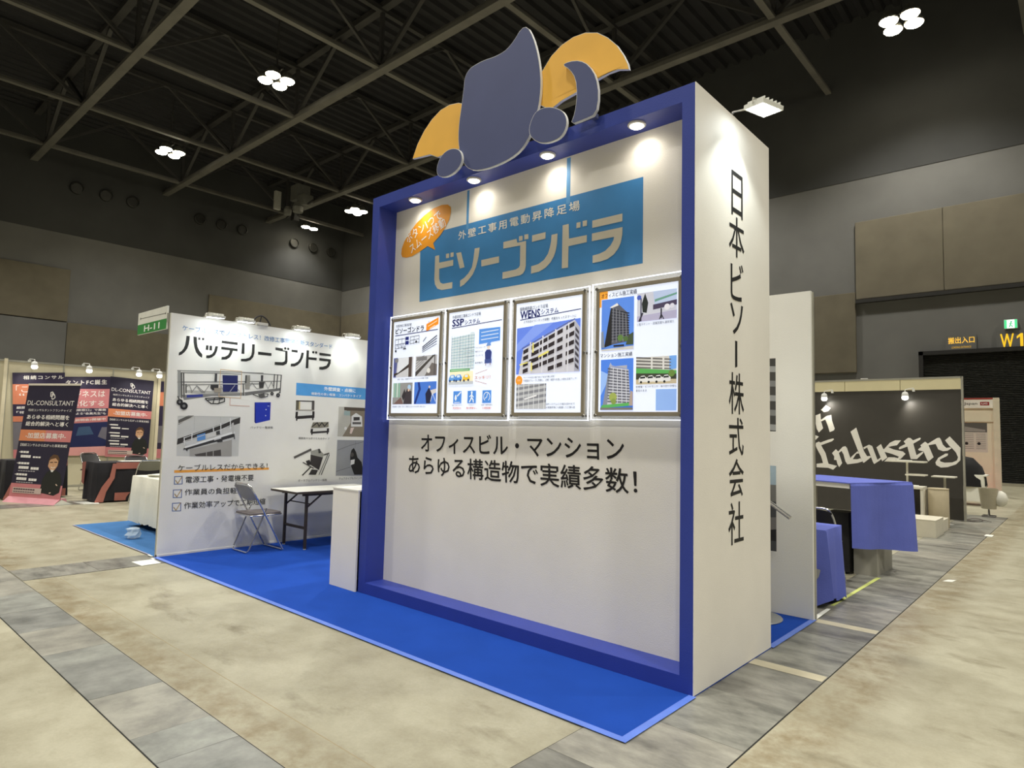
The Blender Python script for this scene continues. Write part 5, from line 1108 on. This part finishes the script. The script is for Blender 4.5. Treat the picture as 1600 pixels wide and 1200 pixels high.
# clip lamps of that booth
CL4 = ['round clip lamp on the banner booth wall farthest from the H-11 sign', 'round clip lamp above the pink banner block', 'round clip lamp above the portrait banner', 'round clip lamp on the banner booth wall, half behind the battery wall edge']
BULB = mat('clip_lamp_glass_lit', (255, 252, 240), .3, var=0, emit=6.0); SHADE = mat('clip_lamp_white', (226, 226, 222), .4)
def clip_lamp(base, out, drop, aim, label, group, watts=14):
    t = thing('clip_lamp', label, 'lamp', base, 0, group); b = Vector(base); h = Vector(out)
    MB().tube(rounded([b, b + Vector((0, 0, .04)), (h.x, h.y, h.z + .11), (h.x, h.y, h.z + .06)], .04), .008, n=6).build('arm', SHADE, t)
    MB().box(b.x - .02, b.x + .02, b.y - .025, b.y + .025, b.z - .03, b.z + .02).build('clip', SHADE, t)
    MB().lathe(h, [(.025, .07), (.05, .05), (.062, .0), (.058, -.015)], n=16).build('shade', SHADE, t, smooth=True)
    MB().lathe(h + Vector((0, 0, -.02)), [(.052, 0), (.060, -.028), (.045, -.06), (.015, -.07)], n=14).build('bulb', BULB, t, smooth=True)
    spot('clip_lamp_light', h + Vector((0, 0, -.1)), aim, watts, 140, .9, .04, (1, .96, .86))
for (y), lb in zip((-.13, .86, 1.86, 2.30), CL4):
    clip_lamp((BX + .01, y, 2.71), (BX + .46, y, 2.60), 0, (BX + .15, y, 1.4), lb, 'clip lamps of the banner booth', 16)
# leaning roll-up banner
RB0, RB1 = Vector((-12.777, -.756, 0)), Vector((-11.674, -.245, 0)); du = (RB1 - RB0).normalized(); nn = Vector((du.y, -du.x, 0))
ru = thing('roll_up_banner', 'leaning dark roll-up banner with portrait and pink foot, standing in front of its booth', 'banner', (-12.2, -.5, 0))
TLp = RB0 + du * .30 + Vector((0, 0, 2.08)); TRp = RB1 + du * .30 + Vector((0, 0, 2.08))
b0, b1 = RB0 + Vector((0, 0, .09)) + du * .02, RB1 + Vector((0, 0, .09)) + du * .02
mb = MB(); th = nn * -.006; vs = [b0, b1, TRp, TLp, b0 + th, b1 + th, TRp + th, TLp + th]; mb.add(vs, [(0, 1, 2, 3), (4, 7, 6, 5), (0, 4, 5, 1), (1, 5, 6, 2), (2, 6, 7, 3), (3, 7, 4, 0)])
SHB = mb.build('banner_sheet', SAT, ru)
MB().beam(TLp + Vector((0, 0, .012)), TRp + Vector((0, 0, .012)), .02, .035).build('top_bar', mat('bar_cream', (222, 214, 200), .4), ru)
mb = MB(); f0 = RB0 + nn * .10; f1 = RB1 + nn * .10; k0 = RB0 - nn * .16; k1 = RB1 - nn * .16; zz = Vector((0, 0, 1))
vs = [f0, f1, k1, k0, b0 + nn * .01, b1 + nn * .01, RB1 - nn * .12 + zz * .10, RB0 - nn * .12 + zz * .10]
mb.add(vs, [(3, 2, 1, 0), (4, 5, 6, 7), (0, 1, 5, 4), (1, 2, 6, 5), (2, 3, 7, 6), (3, 0, 4, 7)]); mb.build('foot', mat('foot_pink', (214, 150, 158), .6), ru)
mb = MB(); mb.add([RB1 + nn * .10 + du * .001, RB1 - nn * .16 + du * .12, b1 + du * .03, RB1 - nn * .10 + du * .02], [(0, 1, 2), (0, 1, 3), (1, 2, 3), (0, 2, 3)]); mb.build('end_cap', PAPER, ru)
MB().beam(RB0 + du * .55 - nn * .03 + zz * .05, (TLp + TRp) / 2 - nn * .02, .014, .014).build('support_pole', ALUF, ru)
# print of the banner: drawn in the sheet's own flat frame
_P3 = P3
def P3(plane, v, p):
    if plane == 'Q': return tuple(b0 + (b1 - b0) * p[0] + (TLp - b0) * p[1] + nn * v)
    return _P3(plane, v, p)
SIDE['Q'] = 1.0
class BPrint(Print): pass
_line = Print.line
def _bl(s, pts, wd, rgb, closed=False):
    if s.pl != 'Q': return _line(s, pts, wd, rgb, closed)
    n = len(pts); m = ink(rgb, s.glow); v = s.v0 + s.k * s.step; s.k += 1
    for i in range(n if closed else n - 1):
        a = Vector((pts[i][0] * 1.21, pts[i][1] * 2.0)); b = Vector((pts[(i + 1) % n][0] * 1.21, pts[(i + 1) % n][1] * 2.0)); d = (b - a).normalized(); q = Vector((-d.y, d.x)) * wd / 2 * 1.3; e = d * wd * .2
        s.mb.add([P3('Q', v, (p.x / 1.21, p.y / 2.0)) for p in (a - e + q, b + e + q, b + e - q, a - e - q)], [(0, 1, 2, 3)], m)
    return s
Print.line = _bl
consultant_print(SHB, 'Q', .0012, [(0, 0), (1, 0), (1, 1), (0, 1)])
# tables with black cloths and dusty pink runners
BLK = mat('tablecloth_black', (34, 33, 38), .9, var=.1, bump=.2, bscale=40); DPK = mat('runner_dusty_pink', (178, 112, 100), .8, var=.06)
for k, (x0, x1, y0, y1, lt, lc) in enumerate([(-12.25, -11.62, .28, 2.0, 'table under black cloth beneath the portrait banner', 'black tablecloth with pink sash beneath the portrait banner'),
                                              (-13.5, -13.0, -.78, .16, 'table under black cloth behind the leaning roll-up banner', 'black tablecloth with pink trim behind the leaning roll-up banner')]):
    t = thing('folding_table', lt, 'table', ((x0 + x1) / 2, (y0 + y1) / 2, 0))
    MB().box(x0 + .02, x1 - .02, y0 + .02, y1 - .02, .685, .71).build('table_top', TTOP, t)
    for x in (x0 + .08, x1 - .08):
        for y in (y0 + .12, y1 - .12): MB().box(x - .014, x + .014, y - .014, y + .014, 0, .685).build('leg', FB, t)
    t = thing('tablecloth', lc, 'tablecloth', ((x0 + x1) / 2, (y0 + y1) / 2, 0))
    draped('cloth', x0, x1, y0, y1, .717, .03, BLK, .04, 5 + k, t)
    MB().box(x1 + .030, x1 + .036, y0 + .30, y1, .60, .716).build('runner', DPK, t)
    MB().box(x1 + .036, x1 + .042, y0 + .3, y1, .03, .17).build('hem_band', DPK, t)
    mb = MB(); mb.plate([(y0 + .24, .70), (y0 + .30, .70), (y0 + .28, .44), (y0 + .16, .20), (y0 + .12, .015), (y0 - .02, .015), (y0 + .08, .28), (y0 + .20, .46)], 'x', x1 + .044, x1 + .050); mb.build('sash', DPK, t)
    mb = MB(); mb.plate([(x0 - .04, .70), (x0 + .16, .72), (x0 + .10, .30), (x0 - .02, .34)], 'y', y0 - .052, y0 - .046); mb.build('side_runner', DPK, t)
o = MB().plate([(-11.9, .02), (-11.5, .08), (-11.42, .30), (-11.75, .36)], 'z', .002, .012).build('paper_sheet', PAPER, None); tag(o, 'white paper lying at the foot of the black tablecloth sash', 'paper')
VB = mat('vinyl_black', (40, 38, 38), .5); VG = mat('vinyl_grey', (132, 132, 122), .5)
folding_chair('grey backed folding chair tucked at the black table with a pink sash', (-11.22, .98, 0), PI / 2, VB, VG)
folding_chair('black backed folding chair behind the far side of the sash table', (-12.62, 1.30, 0), -PI / 2, VB, VB)
folding_chair('black folding chair beside the leaning banner, seen from its side', (-14.1, .95, 0), -PI * .35, VB, VB)
folding_chair('folding chair cut off by the picture edge near the leaning banner', (-13.0, -1.3, 0), PI * .8, VG, VG)
mb = MB()
for k in range(5): mb.box(-12.1 + .05 * k, -11.85 + .05 * k, .75 + .11 * k, 1.02 + .11 * k, .7185 + k * .001, .724 + k * .001)
o = mb.build('leaflet_stack', PAPER, None); tag(o, 'scattered pale leaflets on the black table with the sash', 'leaflets')

# ================================================================== booths on the right, behind the main booth
BCL = mat('tablecloth_blue', (92, 104, 188), .85, var=.05, scale=4, bump=.25, bscale=60)
GRYB = mat('counter_grey', (150, 147, 134), .6, var=.05)
# tall table with a blue sheet
A, B, C_, D = Vector((-.19, 3.98)), Vector((.21, 4.86)), Vector((-.86, 5.22)), Vector((-1.28, 4.32))
ht = thing('high_table', 'tall white table half covered by the hanging blue sheet', 'table', (-.5, 4.6, 0)); ZH = 1.0
ins = lambda p, k: (p + ((A + B + C_ + D) / 4 - p) * k)
MB().plate([tuple(ins(p, .03)) for p in (A, B, C_, D)], 'z', ZH - .05, ZH).build('table_top', TTOP, ht)
MB().box(-.27, -.04, 4.40, 5.1, 0, ZH - .05).build('leg_panel', GRYB, ht); MB().box(-1.05, -.85, 4.45, 5.1, 0, ZH - .05).build('leg_panel', GRYB, ht)
bc = thing('blue_tablecloth', 'large blue cloth hanging stiffly from the tall table edge', 'tablecloth', (-.5, 4.6, ZH))
mb = MB(); mb.plate([tuple(ins(p, -.01)) for p in (A, B, C_, D)], 'z', ZH + .002, ZH + .012); n = 14; vs = []
for r_, (z, k) in enumerate([(ZH + .012, 0), (ZH - .02, .012), (.62, .02), (.26, .03)]):
    for i in range(n + 1):
        u = i / n; p = A + (B - A) * u; wv = math.sin(u * 9) * .012 * r_; e = (B - A).normalized(); nx_, ny_ = e.y, -e.x
        vs.append((p.x + nx_ * (k + wv) + (u - .5) * .02 * r_ * e.x, p.y + ny_ * (k + wv), z + (.08 * (1 - u) if r_ == 3 else 0)))
for r_ in range(3):
    for i in range(n): a_ = r_ * (n + 1) + i; mb.add([vs[a_], vs[a_ + 1], vs[a_ + n + 2], vs[a_ + n + 1]], [(0, 1, 2, 3)])
mb.add([vs[i] for i in range(4 * (n + 1))], [])
mb.build('hanging_cloth', BCL, bc, smooth=True)
o = draped('black_cover', -.52, -.30, 4.32, 4.60, .66, .02, mat('cover_black', (26, 25, 25), .8), .03, 8); tag(o, 'black cloth covered crate under the tall blue table', 'crate')
folding_chair('black folding chair with chrome rim between the two blue cloths', (-.42, 3.62, 0), 0.0, VB, VB)
MB()
t = thing('small_table', 'low table under the rumpled blue cloth at the booth wall edge', 'table', (-.5, 2.85, 0))
MB().box(-1.0, -.08, 2.62, 3.08, .64, .665).build('table_top', TTOP, t)
for x in (-.94, -.13):
    for y in (2.68, 3.02): MB().box(x - .012, x + .012, y - .012, y + .012, 0, .64).build('leg', FB, t)
o = draped('blue_tablecloth', -1.02, -.045, 2.60, 3.10, .672, .02, BCL, .05, 11, None, .07); tag(o, 'rumpled blue cloth over the low table behind the back wall edge', 'tablecloth')
mb = MB(); mb.plate([(-.30, .40), (-.06, .34), (-.075, .28), (-.24, .05), (-.30, .05)], 'y', 2.515, 2.519)
o = mb.build('plastic_film', mat('film_grey', (170, 172, 166), .2, alpha=.75), None); tag(o, 'grey plastic film hanging over the low blue cloth', 'film')
YT = mat('tape_yellow_green', (206, 214, 124), .5)
sheet_on_floor('tape_line', 'yellow-green tape line along the floor by the blue cloths', 'tape', [(-.05, 2.75), (-.02, 2.75), (.0, 4.36), (-.04, 4.36)], YT, .0045)
sheet_on_floor('tape_strip', 'white tape strip at the corner of the back wall on the trench covers', 'tape', [(-.035, 2.14), (.012, 2.14), (.0, 2.58), (-.03, 2.58)], PAPER, .0112)
sheet_on_floor('tape_strip', 'white tape scrap on the right-hand concrete past the trench covers', 'tape', [(.50, 4.72), (.58, 4.76), (.60, 4.90), (.53, 4.86)], PAPER, .001)
sheet_on_floor('tape_strip', 'tiny white scrap on the concrete near the slab edge beyond the boxes', 'tape', [(.42, 9.1), (.52, 9.1), (.52, 9.35), (.42, 9.35)], PAPER, .0045)
# black lettered booth wall
IY = 11.0
iw = thing('black_graphic_wall', 'black booth wall with large white brush lettering under a cream fascia', 'partition', (-2.5, IY, 0))
BLKP = mat('graphic_black', (64, 61, 56), .45, var=.05)
IP = MB().box(-4.0, -.07, IY, IY + .03, .02, 2.44).build('graphic_sheet', BLKP, iw)
for a, b in [(-4.0, -3.04), (-3.03, -2.05), (-2.04, -1.055), (-1.045, -.06)]: MB().box(a, b, IY - .012, IY + .03, 2.44, 2.645).build('fascia_panel', mat('fascia_cream', (222, 212, 172), .5, var=.02), iw)
MB().box(-4.0, -.05, IY - .016, IY + .04, 2.645, 2.68).box(-.062, -.03, IY - .016, IY + .06, 0, 2.68).build('edge_profile', ALUF, iw)
pr = Print('y', IY); IW = (240, 237, 228)
for g in [[(-2.416,2.162),(-2.323,2.101),(-2.373,2.034),(-2.455,2.014),(-2.514,2.061)], [(-2.621,1.947),(-2.525,1.985),(-2.516,1.853),(-2.406,1.934),(-2.312,1.958),(-2.301,1.841),(-2.25,1.675),(-2.266,1.635),(-2.347,1.598),(-2.383,1.733),(-2.431,1.86),(-2.514,1.819),(-2.475,1.676),(-2.56,1.586),(-2.602,1.663),(-2.622,1.771)],
          [(-2.657,1.54),(-2.561,1.5),(-2.619,1.434),(-2.657,1.432)],
          [(-2.62,1.366),(-2.562,1.395),(-2.531,1.376),(-2.379,1.44),(-2.28,1.469),(-2.265,1.45),(-2.305,1.409),(-2.493,1.33),(-2.519,1.322),(-2.432,1.159),(-2.378,0.942),(-2.212,0.905),(-2.289,0.822),(-2.385,0.856),(-2.612,0.857),(-2.611,0.93),(-2.484,0.95),(-2.521,1.088),(-2.608,1.259),(-2.627,1.312)],
          [(-2.308,1.164),(-2.233,1.249),(-2.185,1.202),(-2.114,0.969),(-2.173,0.881),(-2.206,0.945),(-2.223,1.023),(-2.27,1.027),(-2.265,1.1)],
          [(-2.184,1.208),(-2.098,1.304),(-2.05,1.316),(-2.02,1.28),(-1.957,1.068),(-1.945,1.056),(-2.018,0.948),(-2.053,1.005),(-2.088,1.147),(-2.123,1.217),(-2.179,1.169)],
          [(-1.95,1.615),(-1.842,1.701),(-1.707,1.227),(-1.651,1.127),(-1.716,0.999),(-1.756,1.058)],
          [(-2.018,0.948),(-1.945,1.101),(-1.825,1.223),(-1.796,1.179),(-1.849,1.17),(-1.915,1.057),(-1.827,1.061),(-1.773,1.083),(-1.733,1.021),(-1.828,0.984)],
          [(-1.718,1.304),(-1.613,1.361),(-1.556,1.335),(-1.468,1.066),(-1.521,0.978),(-1.543,1.005),(-1.648,1.306),(-1.707,1.266)], [(-1.734,1.001),(-1.662,1.127),(-1.593,1.136),(-1.582,1.111),(-1.71,0.996)],
          [(-1.526,0.98),(-1.468,1.066),(-1.405,1.119),(-1.383,1.101),(-1.435,1.048)], [(-1.482,1.312),(-1.401,1.381),(-1.293,1.118),(-1.384,1.041),(-1.406,1.1)],
          [(-1.363,1.296),(-1.354,1.276),(-1.243,1.412),(-1.153,1.461),(-1.051,1.464),(-1.123,1.365),(-1.227,1.342),(-1.272,1.322),(-1.183,1.282),(-1.023,1.248),(-0.98,1.204),(-1.065,1.1),(-1.114,1.103),(-1.096,1.146),(-1.202,1.19),(-1.328,1.226),(-1.364,1.234)],
          [(-1.349,1.036),(-1.275,1.126),(-1.167,1.129),(-1.07,1.105),(-1.097,1.088),(-1.249,1.061)],
          [(-1.007,1.445),(-0.931,1.517),(-0.892,1.513),(-0.849,1.469),(-0.74,1.522),(-0.719,1.518),(-0.733,1.483),(-0.846,1.405),(-0.798,1.187),(-0.685,1.266),(-0.686,1.231),(-0.791,1.113),(-0.894,1.108),(-0.947,1.346),(-1.08,1.286),(-1.095,1.306),(-1.075,1.337),(-0.977,1.395)],
          [(-0.73,1.378),(-0.652,1.45),(-0.607,1.412),(-0.519,1.16),(-0.604,1.076),(-0.629,1.116),(-0.681,1.266),(-0.753,1.278),(-0.772,1.298),(-0.714,1.349)],
          [(-0.607,1.412),(-0.454,1.525),(-0.416,1.533),(-0.396,1.497),(-0.365,1.4),(-0.313,1.342),(-0.252,1.356),(-0.228,1.342),(-0.294,1.291),(-0.368,1.279),(-0.441,1.31),(-0.481,1.411),(-0.599,1.383)],
          [(-0.331,1.484),(-0.256,1.559),(-0.091,1.352),(-0.1,1.122),(-0.17,1.042),(-0.3,0.986),(-0.407,0.971),(-0.48,1.015),(-0.492,1.064),(-0.444,1.154),(-0.328,1.237),(-0.287,1.238),(-0.296,1.199),(-0.42,1.121),(-0.413,1.087),(-0.347,1.066),(-0.225,1.077),(-0.152,1.119),(-0.135,1.177),(-0.165,1.263),(-0.228,1.347),(-0.26,1.375)]]:
    pr.poly(g, IW)
pr.build('brush_lettering', IP)
for x, lb in ((-2.40, 'bright clip lamp on the black wall above the brush letter i'), (-.94, 'bright clip lamp on the black wall above the letters s and t')):
    clip_lamp((x + .12, IY - .02, 2.44), (x, IY - .16, 2.33), 0, (x + .25, IY - .02, 1.9), lb, 'clip lamps on the black wall', 14)
o = MB().box(-1.75, -1.62, IY - .01, IY + .03, 2.681, 2.70, ch=.004).build('fascia_clip', SHADE, None); tag(o, 'small white clip on top of the cream fascia', 'clip')
WSH = mat('shelf_white', (224, 220, 204), .5); KR = mat('kraft_beige', (186, 174, 146), .7)
sh_ = thing('shelf_stand', 'white shelf stand in front of the brush letters u and s', 'shelf', (-.78, 10.0, 0))
MB().box(-1.08, -.48, 9.85, 10.15, 1.075, 1.10).build('shelf_board', WSH, sh_); MB().box(-.78, -.48, 9.85, 10.15, .845, .87).build('shelf_board', WSH, sh_); MB().box(-.79, -.76, 10.0, 10.03, 0, 1.075).build('upright', WSH, sh_); MB().box(-.95, -.60, 9.9, 10.2, 0, .02).build('foot_plate', WSH, sh_)
o = MB().box(-.92, -.70, 9.9, 10.05, 1.1005, 1.112).build('leaflet_stack', PAPER, None); tag(o, 'thin paper pile on the top shelf of the white stand', 'leaflets')
t = thing('side_table', 'small white topped table right of the shelf stand by the wall end', 'table', (-.26, 10.4, 0))
MB().box(-.45, -.10, 10.25, 10.6, .82, .84).build('table_top', WSH, t); MB().lathe((-.27, 10.43, .01), [(.02, 0), (.02, .81)], n=10).build('pole', ALUF, t); MB().lathe((-.27, 10.43, 0), [(.14, 0), (.13, .012)], n=20).build('base', ALUF, t)
t = thing('display_counter', 'low white counter with dark open front in the black wall booth', 'counter', (-.75, 9.7, 0))
MB().box(-1.25, -.45, 9.45, 9.85, .64, .675).build('top', WSH, t); MB().box(-.49, -.45, 9.47, 9.83, 0, .64).box(-1.25, -1.21, 9.47, 9.83, 0, .64).build('side_panel', WSH, t); MB().box(-1.21, -.49, 9.81, 9.83, 0, .64).build('rear_panel', BLKP, t)
o = MB().box(-.72, -.55, 9.55, 9.75, .676, .69, ch=.004).build('leaflet_stack', PAPER, None); tag(o, 'curled paper on the low white counter', 'leaflets')
t = thing('cardboard_tube_stool', 'tall beige round drum standing behind the long white box', 'drum', (-.27, 9.75, 0))
MB().lathe((-.27, 9.75, 0), [(.145, 0), (.155, .02), (.155, .63), (.15, .64)], n=28).build('drum_body', KR, t, smooth=True); MB().lathe((-.27, 9.75, .641), [(.158, 0), (.158, .018), (.15, .02)], n=28).build('lid', KR, t, smooth=True)
def carton(name, x0, x1, y0, y1, z0, z1, m, lb, cat='box'):
    t = thing(name, lb, cat, ((x0 + x1) / 2, (y0 + y1) / 2, z0))
    MB().box(x0, x1, y0, y1, z0, z1 - .012, ch=.004).build('box_body', m, t); MB().box(x0 - .004, x1 + .004, y0 - .004, y1 + .004, z1 - .012, z1, ch=.003).build('lid', m, t)
WBX = mat('box_offwhite', (206, 200, 180), .6, var=.04); PL = mat('platform_grey', (190, 186, 170), .6)
carton('white_box', -.95, -.075, 8.16, 8.85, 0, .27, WBX, 'long off-white box on the floor nearest the blue cloth'); 
carton('white_box', -.24, -.10, 8.98, 9.5, 0, .20, WBX, 'small off-white box between the long box and the drum')
carton('grey_box', -1.0, -.62, 9.0, 9.35, 0, .36, KR, 'grey beige box half hidden behind the long white box')
# last booth: white wall with red header mark
LY = 18.5
lw = thing('white_poster_wall', 'white booth wall with red mark on its header and one grey poster', 'partition', (-1.2, LY, 0))
CRM = mat('panel_cream_far', (226, 216, 190), .55, var=.02)
LP_ = MB().box(-3.0, -.12, LY, LY + .05, .02, 2.66).build('panel', CRM, lw)
HD = MB().box(-3.0, -.26, LY - .05, LY, 2.40, 2.64).build('header_board', mat('header_white', (236, 232, 220), .5), lw)
MB().box(-3.0, -.26, LY - .06, LY, 2.64, 2.68).build('header_rail', mat('rail_red', (160, 60, 52), .5), lw)
MB().box(-.26, -.12, LY - .06, LY, .02, 2.68).box(-3.0, -.26, LY - .03, LY, 2.02, 2.05).build('edge_profile', mat('profile_cream', (216, 208, 184), .5), lw)
lettering('Technology Japan', 'y', LY - .05, [(-1.62, 2.47), (-.61, 2.47), (-1.62, 2.56)], (60, 56, 50), HD, .01)
pr = Print('y', LY - .05); pr.rect((-.545, 2.47), (-.34, 2.57), (150, 40, 44)); pr.build('red_mark', HD)
lettering('LIG', 'y', LY - .052, [(-.51, 2.50), (-.38, 2.50), (-.51, 2.545)], (244, 236, 230), HD, .02)
pr = Print('y', LY); pr.rect((-1.6, 1.18), (-.405, 1.995), (206, 198, 186)); pr.rect((-1.6, 1.73), (-.41, 1.99), (92, 90, 86)); pr.poly([(-1.5, 1.75), (-1.0, 1.90), (-.45, 1.80), (-.45, 1.75)], (150, 146, 140))
for k in range(9): pr.line([(-1.5, 1.68 - k * .05), (-.72, 1.68 - k * .05)], .012, (120, 116, 112)); pr.line([(-.66, 1.68 - k * .05), (-.45, 1.68 - k * .05)], .012, (120, 116, 112))
for x in (-.88, -.60): pr.disc((x, 1.42), .04, (40, 38, 38), 10)
pr.build('poster_print', LP_)
o = MB().box(-2.8, -.13, 16.9, 18.4, .003, .008).build('red_carpet', mat('felt_red', (176, 40, 48), .9), None); tag(o, 'red carpet at the foot of the far white poster wall', 'carpet')
t = thing('folding_table', 'white clothed table under a black cloth beside the black wall end', 'table', (-.7, 15.2, 0))
MB().box(-1.2, -.10, 14.9, 15.5, .68, .705).build('table_top', TTOP, t)
for x in (-1.1, -.2):
    for y in (15.0, 15.4): MB().box(x - .014, x + .014, y - .014, y + .014, 0, .68).build('leg', FB, t)
o = draped('tablecloth', -1.22, -.16, 14.88, 15.52, .71, .1, CLOTH, .03, 21); tag(o, 'off-white tablecloth under the black throw past the black wall end', 'tablecloth')
t = thing('black_throw', 'black cloth heaped over the off-white table past the black wall end', 'cloth', (-.6, 15.2, .72))
mb = MB(); n = 16; rnd = random.Random(9); vs = []
for r_, (k, z) in enumerate([(0.2, 1.10), (.55, 1.06), (.85, .90), (1.02, .62), (1.04, .45)]):
    for j in range(n):
        a = 2 * PI * j / n; vs.append((-.66 + .52 * k * max(-1, min(1, 1.25 * math.cos(a))) * (1 + rnd.uniform(-.04, .04)), 15.2 + .34 * max(-1, min(1, 1.25 * math.sin(a))) * k * (1 + .02 * r_), z + rnd.uniform(-.03, .03)))
mb.add(vs, [(i * n + j, i * n + (j + 1) % n, (i + 1) * n + (j + 1) % n, (i + 1) * n + j) for i in range(4) for j in range(n)] + [list(range(n))])
mb.build('cloth', mat('throw_black', (20, 19, 19), .9), t, smooth=True)
BXO = .13
t = thing('waste_bin', 'translucent bin with a white bag on wheels by the black wall end', 'bin', (.04 + BXO, 12.4, 0))
MB().lathe((.04 + BXO, 12.4, .16), [(.12, 0), (.16, .36), (.165, .40), (.15, .40), (.11, .03)], n=20).build('bin_body', mat('bin_beige_clear', (178, 170, 146), .3, alpha=.85), t, smooth=True)
MB().lathe((.22 + BXO, 12.45, .22), [(.05, 0), (.11, .06), (.13, .16), (.09, .26), (.03, .30)], n=12).build('bag', mat('bag_white', (220, 218, 204), .5), t, smooth=True)
MB().tube([(-.06 + BXO, 12.3, .02), (.14 + BXO, 12.3, .02), (.14 + BXO, 12.5, .02), (-.06 + BXO, 12.5, .02)], .015, n=6, closed=True).tube([(.04 + BXO, 12.3, .02), (.04 + BXO, 12.4, .17)], .012, n=6).tube([(.04 + BXO, 12.5, .02), (.04 + BXO, 12.4, .17)], .012, n=6).build('trolley', mat('trolley_grey', (110, 106, 100), .5), t)
t = thing('cable_coil', 'loose grey cable on the floor at the foot of the black wall end', 'cable', (.06, 11.3, 0))
mb = MB()
for k in range(2): mb.tube([(.05 + (.10 + .03 * k) * math.cos(a * .5), 11.45 + (.35 - .1 * k) * math.sin(a * .5), .008 + .004 * k) for a in range(13)], .006, n=5)
mb.tube([(-.02, 11.2, .006), (.12, 11.6, .006), (.30, 11.4, .006)], .006, n=5); mb.build('cable', mat('cable_grey', (120, 112, 104), .5), t)
